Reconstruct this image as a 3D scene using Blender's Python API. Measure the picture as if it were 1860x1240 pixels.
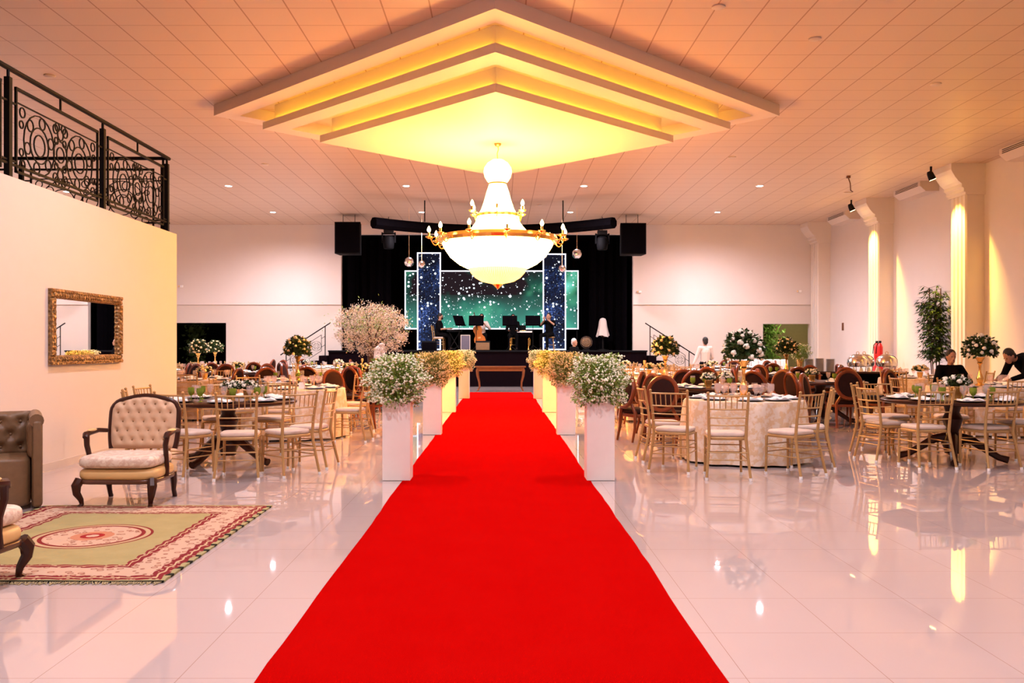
import bpy, math, random
from mathutils import Vector, Matrix
PI = math.pi
S = bpy.context.scene
for o in list(bpy.data.objects): bpy.data.objects.remove(o)

# ------------------------------------------------------------------ camera, world, exposure
cam_d = bpy.data.cameras.new('camera'); cam = bpy.data.objects.new('camera', cam_d)
S.collection.objects.link(cam); S.camera = cam
cam_d.sensor_width = 36; cam_d.lens = 1620/1860*36
cam_d.shift_x = 21/1860; cam_d.shift_y = 10/1860
cam.location = (0, 0, 1.4); cam.rotation_euler = (PI/2, 0, 0)
cam_d.clip_end = 200; cam_d.clip_start = .05
W = bpy.data.worlds.new('world'); S.world = W; W.use_nodes = True
W.node_tree.nodes['Background'].inputs[0].default_value = (.02, .03, .05, 1)
W.node_tree.nodes['Background'].inputs[1].default_value = .3
vs = S.view_settings
vs.view_transform = 'Standard'; vs.look = 'None'; vs.gamma = 1; vs.use_curve_mapping = False
vs.exposure = 1.05

C = S.collection
R = random.Random(7)

def light(name, kind, loc, power, col, size=.1, target=None, spot=None, blend=.6, group=None):
    d = bpy.data.lights.new(name, kind); d.energy = power; d.color = col
    if kind in ('POINT', 'SPOT'): d.shadow_soft_size = size
    if kind == 'SPOT': d.spot_size = math.radians(spot or 120); d.spot_blend = blend
    o = bpy.data.objects.new(name, d); C.objects.link(o); o.location = loc
    if target is not None:
        v = Vector(target)-Vector(loc); o.rotation_euler = v.to_track_quat('-Z', 'Y').to_euler()
    return o

CHX, CHY = -.05, 16.5                      # chandelier axis
WARM = (1, .52, .19); COOL = (1, .90, 1)
# recessed downlights: x, y, lit; near rows unseen, added to light the camera end
DL = [(x, y) for y in (24.6, 29.4) for x in (-7.5, -2.6, 2.3, 7.15)] + [(-12.4, 25.5)] + \
     [(x, y) for y in (9.8, 4.9, .1) for x in (-2.6, 2.3, 7.15)]
for (x, y) in DL:
    p = 640 if y > 20 else (300 if x < 5 else 110)
    light('downlight_beam', 'SPOT', (x, y, 5.80), p, COOL, .07, (x, y, 0), 165, .9)

# ------------------------------------------------------------------ node helpers
class NT:
    def __init__(s, t): s.t = t
    def n(s, k): return s.t.nodes.new(k)
    def l(s, a, b): s.t.links.new(a, b)
    def inp(s, sock, v):
        if isinstance(v, (int, float)): sock.default_value = v
        elif isinstance(v, tuple): sock.default_value = v if len(v) == 4 or sock.type == 'VECTOR' else v+(1,)
        else: s.l(v, sock)
    def m(s, op, a, b=None, c=None):
        n = s.n('ShaderNodeMath'); n.operation = op
        s.inp(n.inputs[0], a)
        if b is not None: s.inp(n.inputs[1], b)
        if c is not None: s.inp(n.inputs[2], c)
        return n.outputs[0]
    def xyz(s, kind='Object', scale=None, rot=None):
        tc = s.n('ShaderNodeTexCoord'); o = tc.outputs[kind]
        if scale or rot:
            mp = s.n('ShaderNodeMapping'); s.l(o, mp.inputs[0])
            if scale: mp.inputs['Scale'].default_value = scale
            if rot: mp.inputs['Rotation'].default_value = rot
            o = mp.outputs[0]
        sp = s.n('ShaderNodeSeparateXYZ'); s.l(o, sp.inputs[0])
        return o, sp.outputs[0], sp.outputs[1], sp.outputs[2]
    def mix(s, f, a, b):
        n = s.n('ShaderNodeMix'); n.data_type = 'RGBA'
        s.inp(n.inputs[0], f); s.inp(n.inputs[6], a); s.inp(n.inputs[7], b)
        return n.outputs[2]
    def noise(s, vec, sc, det=3, rough=.5):
        n = s.n('ShaderNodeTexNoise'); n.inputs['Scale'].default_value = sc
        n.inputs['Detail'].default_value = det; n.inputs['Roughness'].default_value = rough
        if vec is not None: s.l(vec, n.inputs['Vector'])
        return n.outputs[0]
    def voro(s, vec, sc, feat='F1', out='Distance'):
        n = s.n('ShaderNodeTexVoronoi'); n.feature = feat; n.inputs['Scale'].default_value = sc
        s.l(vec, n.inputs['Vector']); return n.outputs[out]
    def ramp(s, f, stops):
        n = s.n('ShaderNodeValToRGB'); s.l(f, n.inputs[0]); cr = n.color_ramp
        while len(cr.elements) < len(stops): cr.elements.new(.5)
        for e, (p, c) in zip(cr.elements, stops): e.position = p; e.color = c+(1,)
        return n.outputs[0]
    def bump(s, h, st=.3, dist=.01):
        n = s.n('ShaderNodeBump'); n.inputs['Strength'].default_value = st; n.inputs['Distance'].default_value = dist
        s.l(h, n.inputs['Height']); return n.outputs[0]
    def grid(s, a, size, phase, w):        # 1 on the joint lines
        f = s.m('FRACT', s.m('DIVIDE', s.m('SUBTRACT', a, phase), size))
        return s.m('GREATER_THAN', s.m('ABSOLUTE', s.m('SUBTRACT', f, .5)), .5-w/size)

def newmat(name):
    m = bpy.data.materials.new(name); m.use_nodes = True
    return m, NT(m.node_tree), m.node_tree.nodes['Principled BSDF']
def mat(name, col, rough=.5, metal=0, spec=.5, var=.12, nsc=12, bump=0, coat=0, trans=0, ior=1.45, sheen=0, alpha=None):
    m, t, b = newmat(name)
    vec = t.xyz()[0]
    ns = t.noise(vec, nsc)
    c2 = tuple(max(0, x*(1-var)) for x in col); c1 = tuple(min(1, x*(1+var)) for x in col)
    t.l(t.mix(ns, c2+(1,), c1+(1,)), b.inputs['Base Color'])
    b.inputs['Roughness'].default_value = rough; b.inputs['Metallic'].default_value = metal
    b.inputs['Specular IOR Level'].default_value = spec
    b.inputs['Coat Weight'].default_value = coat; b.inputs['Coat Roughness'].default_value = .08
    b.inputs['Transmission Weight'].default_value = trans; b.inputs['IOR'].default_value = ior
    b.inputs['Sheen Weight'].default_value = sheen
    if bump: t.l(t.bump(t.noise(vec, nsc*6), bump), b.inputs['Normal'])
    return m
def emat(name, col, st):
    m, t, b = newmat(name)
    b.inputs['Base Color'].default_value = col+(1,); b.inputs['Emission Color'].default_value = col+(1,)
    b.inputs['Emission Strength'].default_value = st; b.inputs['Roughness'].default_value = .3
    return m

M = {}
M['wall'] = mat('wall_paint', (.66, .59, .55), .6, var=.02, nsc=3, bump=.05)
M['wall_low'] = mat('lower_wall_paint', (.58, .50, .44), .6, var=.02, nsc=3)
M['plaster'] = mat('tray_plaster', (.72, .62, .55), .55, var=.01, nsc=2)
M['column'] = mat('column_plaster', (.70, .62, .55), .5, var=.02, nsc=3)
M['gold'] = mat('gold_paint', (.56, .37, .15), .33, .45, var=.12, nsc=9)
M['goldmetal'] = mat('polished_gold', (.85, .52, .16), .2, .9, var=.08)
M['champagne'] = mat('champagne_wood', (.46, .27, .10), .38, .2, var=.12, nsc=14)
M['cushion'] = mat('beige_cushion', (.62, .50, .42), .8, var=.10, nsc=20, bump=.1)
M['glide'] = mat('white_plastic_foot', (.85, .83, .80), .4, var=.02)
M['darkwood'] = mat('dark_wood', (.040, .010, .004), .28, spec=.35, var=.4, nsc=6)
M['redwood'] = mat('red_brown_wood', (.17, .035, .008), .3, spec=.4, var=.3, nsc=6)
M['darkfabric'] = mat('dark_brown_fabric', (.025, .008, .006), .9, spec=.15, var=.2, nsc=30)
M['altarwood'] = mat('altar_wood', (.15, .045, .012), .35, var=.3, nsc=8)
M['pedestal'] = mat('white_pedestal_paint', (.86, .78, .72), .45, var=.06, nsc=5)
M['black'] = mat('black_cloth', (.003, .0025, .0035), 1, spec=.0, var=.3)
M['blackm'] = mat('black_metal', (.004, .003, .003), .6, .0, .2, var=.2)
M['blackp'] = mat('black_plastic', (.004, .004, .005), .7, spec=.12, var=.2)
M['stage'] = mat('stage_cladding', (.005, .0025, .0035), 1, spec=0, var=.25)
M['white'] = mat('white_cloth', (.80, .78, .76), .8, var=.04, nsc=30, bump=.1)
M['porcelain'] = mat('white_porcelain', (.82, .80, .78), .2, var=.02)
M['charger'] = mat('dark_charger_plate', (.03, .02, .02), .3, .2, var=.2)
M['leaf'] = mat('dark_green_leaf', (.026, .050, .009), .6, spec=.25, var=.5, nsc=25)
M['leaf2'] = mat('fresh_green_leaf', (.21, .30, .05), .55, var=.4, nsc=25)
M['leaf3'] = mat('bamboo_leaf', (.05, .10, .02), .5, var=.5, nsc=9)
M['rose'] = mat('ivory_rose', (.80, .75, .62), .6, var=.08, nsc=40)
M['rosey'] = mat('cream_yellow_rose', (.80, .62, .34), .6, var=.15, nsc=40)
M['gyp'] = mat('tiny_white_blossom', (.84, .82, .62), .7, var=.10, nsc=30)
M['blossom'] = mat('cream_blossom', (.56, .46, .36), .7, var=.14, nsc=20)
M['stem'] = mat('bark', (.09, .045, .022), .8, var=.4, nsc=20)
M['skin'] = mat('skin', (.42, .22, .14), .55, var=.05)
M['hair'] = mat('black_hair', (.012, .009, .008), .6, var=.2)
M['hairg'] = mat('grey_hair', (.5, .48, .46), .7, var=.2)
M['blackclo'] = mat('black_clothing', (.003, .0025, .003), .95, spec=.1, var=.3)
M['whiteclo'] = mat('white_shirt', (.60, .50, .45), .8, var=.04)
M['steel'] = mat('polished_steel', (.75, .72, .70), .15, 1, var=.05)
M['brass'] = mat('brass', (.80, .50, .14), .25, 1, var=.08)
M['cello'] = mat('varnished_cello_wood', (.42, .10, .015), .25, var=.2, coat=.5)
M['red'] = mat('red_paint', (.55, .012, .012), .35, var=.1)
M['leather'] = mat('taupe_leather', (.17, .095, .045), .42, var=.2, nsc=18, bump=.15)
M['olive'] = mat('olive_wall', (.28, .24, .12), .8, var=.1)
M['clayw'] = mat('white_pot', (.74, .62, .54), .6, var=.05)
M['beigepad'] = mat('pale_gold_silk', (.66, .42, .17), .45, var=.08, nsc=10)
M['tuft'] = mat('tufted_cream_linen', (.64, .42, .26), .7, var=.06, nsc=30, sheen=.2)
M['button'] = mat('tufting_button', (.26, .13, .05), .6)
M['ac'] = mat('air_conditioner_shell', (.62, .52, .44), .5, var=.03)
M['mirrorglass'] = mat('mirror_glass', (.92, .92, .92), .01, 1, var=0)
M['candle'] = mat('ivory_candle_cup', (.8, .55, .3), .5)

def wood_frame():
    m, t, b = newmat('carved_gilt')
    v = t.xyz()[0]; w = t.voro(v, 26)
    t.l(t.mix(w, (.10, .045, .015, 1), (.46, .26, .085, 1)), b.inputs['Base Color'])
    b.inputs['Metallic'].default_value = .4; b.inputs['Roughness'].default_value = .38
    t.l(t.bump(w, 1, .02), b.inputs['Normal']); return m
M['gilt'] = wood_frame()

def glass(name, col, al):
    m, t, b = newmat(name)
    b.inputs['Roughness'].default_value = .05
    t.l(t.mix(t.noise(t.xyz()[0], 8), tuple(x*.9 for x in col)+(1,), col+(1,)), b.inputs['Base Color'])
    tr = t.n('ShaderNodeBsdfTransparent'); tr.inputs[0].default_value = tuple(x**.35 for x in col)+(1,)
    mx_ = t.n('ShaderNodeMixShader'); mx_.inputs[0].default_value = al
    t.l(b.outputs[0], mx_.inputs[1]); t.l(tr.outputs[0], mx_.inputs[2]); t.l(mx_.outputs[0], t.t.nodes['Material Output'].inputs[0])
    return m
M['glassg'] = glass('green_glass', (.34, .42, .05), .45)
M['glassc'] = glass('clear_pink_glass', (.95, .84, .80), .85)

def floor_mat():
    m, t, b = newmat('polished_porcelain_tile')
    v, x, y, z = t.xyz()
    g = t.m('MAXIMUM', t.grid(x, .6, .44, .0016), t.grid(y, .6, .17, .0016))
    base = t.mix(t.noise(v, 1.2), (.47, .375, .355, 1), (.51, .415, .395, 1))
    t.l(t.mix(g, base, (.30, .17, .12, 1)), b.inputs['Base Color'])
    b.inputs['Roughness'].default_value = .45; b.inputs['Specular IOR Level'].default_value = .3
    b.inputs['Coat Weight'].default_value = 1.0; b.inputs['Coat Roughness'].default_value = .02; b.inputs['Coat IOR'].default_value = 1.5
    t.l(t.bump(t.noise(v, 2.3, 1), .02, .01), b.inputs['Normal'])
    return m
def ceil_mat():
    m, t, b = newmat('ceiling_tiles')
    v, x, y, z = t.xyz()
    g = t.m('MAXIMUM', t.grid(x, .625, .33, .010), t.grid(y, .625, .47, .007))
    base = t.mix(t.noise(v, 60), (.62, .46, .33, 1), (.67, .50, .36, 1))  # peach put into the colour for warm lamp light on white tiles
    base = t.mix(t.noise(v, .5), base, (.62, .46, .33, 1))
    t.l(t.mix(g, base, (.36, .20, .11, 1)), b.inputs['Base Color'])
    b.inputs['Roughness'].default_value = .45
    return m
def carpet_mat():
    m, t, b = newmat('red_felt_carpet')
    v = t.xyz()[0]
    n = t.noise(v, 260, 2); n2 = t.noise(v, 3, 2)
    c = t.mix(n, (.30, .001, .001, 1), (.50, .004, .003, 1))
    t.l(t.mix(t.m('MULTIPLY', n2, .5), c, (.34, 0, 0, 1)), b.inputs['Base Color'])
    b.inputs['Roughness'].default_value = 1; b.inputs['Specular IOR Level'].default_value = .0
    t.l(t.bump(n, .4, .004), b.inputs['Normal']); return m
def brocade(name, c1, c2, sc=9):
    m, t, b = newmat(name)
    v = t.xyz()[0]
    n = t.noise(v, sc, 4, .6); k = t.ramp(n, [(.45, (0, 0, 0)), (.55, (1, 1, 1))])
    t.l(t.mix(k, c1+(1,), c2+(1,)), b.inputs['Base Color'])
    b.inputs['Roughness'].default_value = .65; t.l(t.bump(k, .2, .005), b.inputs['Normal']); return m
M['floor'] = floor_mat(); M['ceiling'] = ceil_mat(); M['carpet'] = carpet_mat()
M['cloth'] = brocade('cream_brocade', (.74, .62, .50), (.68, .48, .29), 14)
M['cloth2'] = brocade('beige_stripe_brocade', (.62, .45, .30), (.52, .33, .18), 6)
M['damask'] = brocade('rose_damask', (.74, .61, .48), (.62, .44, .33), 22)

def rug_mat():
    m, t, b = newmat('persian_rug')
    v, x, y, z = t.xyz()
    ax = t.m('ABSOLUTE', x); ay = t.m('ABSOLUTE', y)
    e = t.m('MINIMUM', t.m('SUBTRACT', 1.0, ax), t.m('SUBTRACT', 1.27, ay))   # distance in from the edge
    vor = t.voro(v, 26); vor2 = t.voro(v, 17); n = t.noise(v, 30, 3)
    field = t.mix(t.noise(v, 5), (.30, .245, .10, 1), (.40, .33, .15, 1))
    cream = t.mix(t.m('LESS_THAN', vor2, .37), (.52, .35, .24, 1), (.27, .11, .07, 1))
    cream = t.mix(t.m('LESS_THAN', vor2, .25), cream, (.48, .27, .18, 1))
    band = t.mix(t.m('LESS_THAN', vor, .28), (.20, .022, .025, 1), (.50, .34, .20, 1))
    wob = t.m('ADD', e, t.m('MULTIPLY', t.m('SINE', t.m('MULTIPLY', t.m('ADD', x, y), 42)), .008))
    def rng(a, b_): return t.m('MULTIPLY', t.m('GREATER_THAN', wob, a), t.m('LESS_THAN', wob, b_))
    c = field
    c = t.mix(rng(-1, .40), c, band)
    c = t.mix(rng(.13, .33), c, cream)
    c = t.mix(rng(.365, .375), c, (.5, .36, .2, 1))
    c = t.mix(rng(.075, .09), c, (.5, .36, .2, 1))
    c = t.mix(rng(-1, .035), c, t.mix(t.m('GREATER_THAN', t.m('SINE', t.m('MULTIPLY', y, 38)), .5), (.35, .30, .14, 1), (.02, .02, .012, 1)))
    r = t.m('SQRT', t.m('ADD', t.m('MULTIPLY', x, x), t.m('MULTIPLY', y, y)))
    def disc(rad, col):
        nonlocal c; c = t.mix(t.m('LESS_THAN', r, rad), c, col)
    disc(.42, (.20, .02, .02, 1)); disc(.40, (.46, .33, .18, 1)); disc(.365, (.20, .02, .02, 1)); disc(.335, (.5, .3, .2, 1))
    disc(.325, cream); disc(.15, (.48, .20, .11, 1)); disc(.085, (.30, .02, .02, 1)); disc(.045, cream)
    t.l(c, b.inputs['Base Color']); b.inputs['Roughness'].default_value = 1
    b.inputs['Specular IOR Level'].default_value = .1
    t.l(t.bump(n, .3, .006), b.inputs['Normal']); return m
M['rug'] = rug_mat()

def screen_mat(name, kind):
    m, t, b = newmat(name)
    v, x, y, z = t.xyz()
    stars = t.voro(v, 5.5); sz = t.noise(v, 2.2, 2)
    dots = t.m('LESS_THAN', stars, t.m('MULTIPLY', t.m('POWER', sz, 1.6), .58))
    st2 = t.m('LESS_THAN', t.voro(v, 9.5), .13)
    neb = t.noise(v, .55 if kind == 'green' else .9, 3)
    if kind == 'green':
        bg = t.ramp(neb, [(.46, (.012, .007, .010)), (.54, (.01, .06, .045)), (.64, (.05, .26, .14)), (.76, (.16, .60, .48))])
        low = t.m('MULTIPLY', t.m('MULTIPLY', t.m('LESS_THAN', z, .2), t.m('SUBTRACT', .3, z)), .30)
        bg = t.mix(t.m('MINIMUM', t.m('MAXIMUM', low, 0), .6), bg, (.10, .55, .42, 1))
    else:
        fine = t.noise(v, 14, 4, .7)
        bg = t.ramp(t.m('MULTIPLY', t.m('ADD', neb, fine), .5), [(.46, (.003, .004, .010)), (.54, (.010, .022, .07)), (.62, (.05, .10, .34)), (.70, (.40, .58, .80))])
    c = t.mix(t.m('MAXIMUM', dots, st2), bg, (.85, .92, 1, 1))
    b.inputs['Base Color'].default_value = (.01, .01, .01, 1); b.inputs['Roughness'].default_value = .6; b.inputs['Specular IOR Level'].default_value = 0
    t.l(c, b.inputs['Emission Color']); b.inputs['Emission Strength'].default_value = .65
    return m
M['scrg'] = screen_mat('led_screen_green_nebula', 'green'); M['scrb'] = screen_mat('led_screen_blue_sparkle', 'blue')
M['led'] = emat('led_border', (.80, .86, 1), .62)
M['strip'] = emat('cove_led_strip', (1, .55, .03), 7)
M['bulb'] = emat('glowing_bulb', (1, .66, .28), 12)
M['disc'] = emat('downlight_lens', (.92, .90, 1), 26)
M['spotlens'] = emat('yellow_spot_lens', (1, .70, .2), 14)
def crystal():
    m, t, b = newmat('lit_crystal_strands')
    v, x, y, z = t.xyz()
    ang = t.m('ARCTAN2', y, x)
    s = t.m('MULTIPLY', t.m('ADD', t.m('SINE', t.m('MULTIPLY', ang, 90)), 1), .5)
    k = t.m('MULTIPLY', s, t.m('ADD', .35, t.noise(v, 30, 2)))
    low = t.m('MULTIPLY', t.m('LESS_THAN', z, -1.805), .6)
    t.l(t.mix(t.m('MAXIMUM', t.m('MULTIPLY', k, .55), low), (1, .44, .095, 1), (1, .50, .09, 1)), b.inputs['Emission Color'])
    st = t.m('MAXIMUM', .9, t.m('SUBTRACT', 44.0, t.m('ADD', t.m('MULTIPLY', k, 9.0), t.m('MULTIPLY', low, 66.0))))
    t.l(t.m('MULTIPLY', st, t.m('SUBTRACT', 1.0, t.m('MULTIPLY', t.m('GREATER_THAN', z, -.24), .70))), b.inputs['Emission Strength'])
    b.inputs['Base Color'].default_value = (.9, .7, .4, 1); b.inputs['Roughness'].default_value = .2
    return m
M['crystal'] = crystal()

# ------------------------------------------------------------------ mesh builder
class MB:
    def __init__(s): s.v = []; s.f = []
    def add(s, vs, fs, mt=None):
        k = len(s.v)
        s.v += [tuple(mt @ Vector(p)) if mt is not None else tuple(p) for p in vs]
        s.f += [tuple(i+k for i in f) for f in fs]; return s
    def box(s, x0, x1, y0, y1, z0, z1, mt=None):
        return s.add([(x0,y0,z0),(x1,y0,z0),(x1,y1,z0),(x0,y1,z0),(x0,y0,z1),(x1,y0,z1),(x1,y1,z1),(x0,y1,z1)],
                     [(0,3,2,1),(4,5,6,7),(0,1,5,4),(1,2,6,5),(2,3,7,6),(3,0,4,7)], mt)
    def tube(s, pts, r, n=8, closed=False, mt=None, sq=1):
        P = [Vector(p) for p in pts]; L = len(P)
        rr = r if isinstance(r, (list, tuple)) else [r]*L
        vs = []; up = None
        for i in range(L):
            a = P[i-1] if (i > 0 or closed) else P[i]; b = P[(i+1) % L] if (i < L-1 or closed) else P[i]
            d = (b-a).normalized() if (b-a).length > 1e-9 else Vector((0,0,1))
            if up is None:
                up = Vector((0,0,1)) if abs(d.z) < .9 else Vector((1,0,0))
            u = (up-d*up.dot(d))
            u = u.normalized() if u.length > 1e-6 else d.orthogonal().normalized()
            up = u; w = d.cross(u)
            for k in range(n):
                t = 2*PI*k/n+PI/n
                vs.append(P[i]+u*math.cos(t)*rr[i]+w*math.sin(t)*rr[i]*sq)
        fs = []
        for i in range(L if closed else L-1):
            j = (i+1) % L
            for k in range(n):
                q = (k+1) % n; fs.append((i*n+k, i*n+q, j*n+q, j*n+k))
        if not closed:
            fs.append(tuple(reversed(range(n)))); fs.append(tuple((L-1)*n+k for k in range(n)))
        return s.add(vs, fs, mt)
    def ring(s, c, r, tr, ax=(0, 1), n=18, m=5, sy=1):
        pts = []
        for i in range(n):
            t = 2*PI*i/n; p = list(c); p[ax[0]] += r*math.cos(t); p[ax[1]] += r*math.sin(t)*sy; pts.append(p)
        return s.tube(pts, tr, m, True)
    def lathe(s, prof, n=20, c=(0,0,0), mt=None, cap=True):
        vs = []; L = len(prof)
        for (r, z) in prof:
            for k in range(n):
                t = 2*PI*k/n; vs.append((c[0]+r*math.cos(t), c[1]+r*math.sin(t), c[2]+z))
        fs = []
        for i in range(L-1):
            for k in range(n):
                q = (k+1) % n; fs.append((i*n+k, i*n+q, (i+1)*n+q, (i+1)*n+k))
        if cap: fs.append(tuple(reversed(range(n)))); fs.append(tuple((L-1)*n+k for k in range(n)))
        return s.add(vs, fs, mt)
    def ell(s, c, rx, ry=None, rz=None, n=10, m=7, mt=None):
        ry = rx if ry is None else ry; rz = rx if rz is None else rz
        vs = [(c[0], c[1], c[2]-rz)]
        for i in range(1, m):
            p = -PI/2+PI*i/m
            for k in range(n):
                t = 2*PI*k/n; vs.append((c[0]+rx*math.cos(p)*math.cos(t), c[1]+ry*math.cos(p)*math.sin(t), c[2]+rz*math.sin(p)))
        vs.append((c[0], c[1], c[2]+rz)); e = len(vs)-1
        fs = [(0, 1+(k+1) % n, 1+k) for k in range(n)]
        for i in range(m-2):
            for k in range(n):
                q = (k+1) % n; fs.append((1+i*n+k, 1+i*n+q, 1+(i+1)*n+q, 1+(i+1)*n+k))
        b = 1+(m-2)*n; fs += [(b+k, b+(k+1) % n, e) for k in range(n)]
        return s.add(vs, fs, mt)
    def prism(s, poly, a, b, ax='z', mt=None):      # polygon extruded along an axis
        n = len(poly)
        def P(p, h): return {'z': (p[0], p[1], h), 'y': (p[0], h, p[1]), 'x': (h, p[0], p[1])}[ax]
        vs = [P(p, a) for p in poly]+[P(p, b) for p in poly]
        fs = [tuple(range(n))[::-1], tuple(range(n, 2*n))]+[(i, (i+1) % n, n+(i+1) % n, n+i) for i in range(n)]
        return s.add(vs, fs, mt)
    def rbox(s, x0, x1, y0, y1, z0, z1, r=.03, mt=None, k=4):   # softly rounded box (superellipse loops)
        cx, cy = (x0+x1)/2, (y0+y1)/2; hx, hy = (x1-x0)/2, (y1-y0)/2; N = 24; vs = []; L = 0
        for i in range(k*2+1):
            a = -PI/2+PI*i/(k*2); off = r*(1-math.cos(a)); zz = (z0+z1)/2+((z1-z0)/2-r)*(1 if a > 0 else -1 if a < 0 else 0)+r*math.sin(a)
            if i == k:
                for zz2 in (z0+r, z1-r):
                    for q in range(N):
                        t = 2*PI*q/N; c_, s_ = math.cos(t), math.sin(t); e = .35
                        vs.append((cx+hx*math.copysign(abs(c_)**e, c_), cy+hy*math.copysign(abs(s_)**e, s_), zz2))
                    L += 1
                continue
            for q in range(N):
                t = 2*PI*q/N; c_, s_ = math.cos(t), math.sin(t); e = .35
                vs.append((cx+(hx-off)*math.copysign(abs(c_)**e, c_), cy+(hy-off)*math.copysign(abs(s_)**e, s_), zz))
            L += 1
        fs = [(i*N+q, i*N+(q+1) % N, (i+1)*N+(q+1) % N, (i+1)*N+q) for i in range(L-1) for q in range(N)]
        fs.append(tuple(reversed(range(N)))); fs.append(tuple((L-1)*N+q for q in range(N)))
        return s.add(vs, fs, mt)
    def build(s, name, material, parent=None, smooth=False, loc=None):
        me = bpy.data.meshes.new(name); me.from_pydata(s.v, [], s.f); me.update()
        me.materials.append(material)
        if smooth:
            me.polygons.foreach_set('use_smooth', [True]*len(me.polygons))
            try: me.set_sharp_from_angle(angle=math.radians(42))
            except Exception: pass
        o = bpy.data.objects.new(name, me); C.objects.link(o)
        if parent: o.parent = parent
        if loc: o.location = loc
        return o

def empty(name, loc=(0,0,0), rz=0):
    o = bpy.data.objects.new(name, None); C.objects.link(o); o.location = loc; o.rotation_euler = (0,0,rz)
    o.empty_display_size = .1; return o
def tag(o, label, cat, group=None, kind=None):
    o['label'] = label; o['category'] = cat
    if group: o['group'] = group
    if kind: o['kind'] = kind
    return o
def struct(o): o['kind'] = 'structure'; return o
KIDS = {}
def kids(o):
    if o.name not in KIDS: KIDS[o.name] = [c for c in C.objects if c.parent is o]
    return KIDS[o.name]
def copy_tree(o, parent=None):
    c = o.copy(); C.objects.link(c)
    if parent: c.parent = parent
    for ch in kids(o): copy_tree(ch, c)
    return c
class Proto:
    """first call hands out the built thing itself, later calls hand out copies"""
    def __init__(s, root): s.root = root; s.used = False; kids(root); [kids(k) for k in kids(root)]
    def put(s, loc, rz, label, cat, group=None, sc=1):
        if s.used: o = copy_tree(s.root)
        else: o = s.root; s.used = True
        o.location = loc; o.rotation_euler = (0, 0, rz); o.scale = (sc, sc, sc)
        if 'group' in o.keys() and not group: del o['group']
        return tag(o, label, cat, group)
def face(fx, fy): return math.atan2(-fx, fy)

# ------------------------------------------------------------------ structure
CZ = 5.85; XR = 11.75; XL = -14.0; YB = 32.5; YF = -6
WX = -5.11; WZ = 3.18; WY = 14.08
struct(MB().box(XL, XR, YF, 37.6, -.12, 0).build('floor', M['floor']))
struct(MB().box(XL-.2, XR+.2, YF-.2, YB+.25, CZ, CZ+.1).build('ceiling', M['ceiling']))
struct(MB().box(XR, XR+.2, YF, YB+.2, 0, CZ).build('wall_right', M['wall']))
struct(MB().box(XL-.2, XL, YF, YB+.2, 0, CZ).build('wall_left', M['wall']))
struct(MB().box(XL-.2, XR+.2, YF-.2, YF, 0, CZ).build('wall_front', M['wall']))
w = MB()   # back wall above 2.94
OPL, OPR = -5.80, 4.83
w.box(XL, OPL, YB-.04, YB+.2, 2.94, CZ); w.box(OPR, XR, YB-.04, YB+.2, 2.94, CZ); w.box(OPL, OPR, YB-.04, YB+.2, 5.5, CZ)
struct(w.build('wall_back', M['wall']))
w = MB()
w.box(XL, -11.9, YB, YB+.2, 0, 2.94); w.box(-11.9, -10.0, YB, YB+.2, 2.28, 2.94); w.box(-10.0, OPL, YB, YB+.2, 0, 2.94)
w.box(OPR, 9.57, YB, YB+.2, 0, 2.94); w.box(9.57, 11.27, YB, YB+.2, 2.24, 2.94); w.box(11.27, XR, YB, YB+.2, 0, 2.94)
struct(w.build('wall_back_lower', M['wall_low']))
# mezzanine block with balcony
w = MB(); w.box(WX-.18, WX, YF, WY, 0, WZ); w.box(XL, WX-.18, WY-.18, WY, 0, WZ); w.box(XL, WX-.18, YF, WY-.18, WZ-.25, WZ-.03)
struct(w.build('wall_mezzanine', M['wall']))
w = MB(); w.box(WX, WX+.012, YF, WY, 0, .09); struct(w.build('baseboard_left', M['wall_low']))
w = MB(); w.box(XR-.012, XR, YF, YB, 0, .09); struct(w.build('baseboard_right', M['wall_low']))
# rooms behind the two openings
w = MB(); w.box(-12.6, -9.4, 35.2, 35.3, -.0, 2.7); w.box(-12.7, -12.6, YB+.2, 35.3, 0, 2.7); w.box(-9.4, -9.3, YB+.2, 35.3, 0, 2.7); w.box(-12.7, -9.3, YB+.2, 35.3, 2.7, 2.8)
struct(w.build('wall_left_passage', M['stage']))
w = MB(); w.box(8.6, 12.4, 35.6, 35.7, 0, 2.7); w.box(8.5, 8.6, YB+.2, 35.7, 0, 2.7); w.box(12.4, 12.5, YB+.2, 35.7, 0, 2.7); w.box(8.5, 12.5, YB+.2, 35.7, 2.7, 2.8)
struct(w.build('wall_right_passage', M['olive']))
struct(MB().box(11.75, 12.5, YB, 35.7, -.12, 0).build('floor_passage', M['wall_low']))
# stage recess
w = MB(); w.box(OPL-.6, OPL-.5, YB+.2, 37.6, 0, 5.6); w.box(OPR+.5, OPR+.6, YB+.2, 37.6, 0, 5.6); w.box(OPL-.6, OPR+.6, 37.5, 37.6, 0, 5.6); w.box(OPL-.6, OPR+.6, YB+.2, 37.6, 5.6, 5.7)
struct(w.build('wall_stage_recess', M['black']))
light('passage_lamp', 'POINT', (11.4, 33.6, 2.45), 26, (1, .85, .55), .1)

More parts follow.
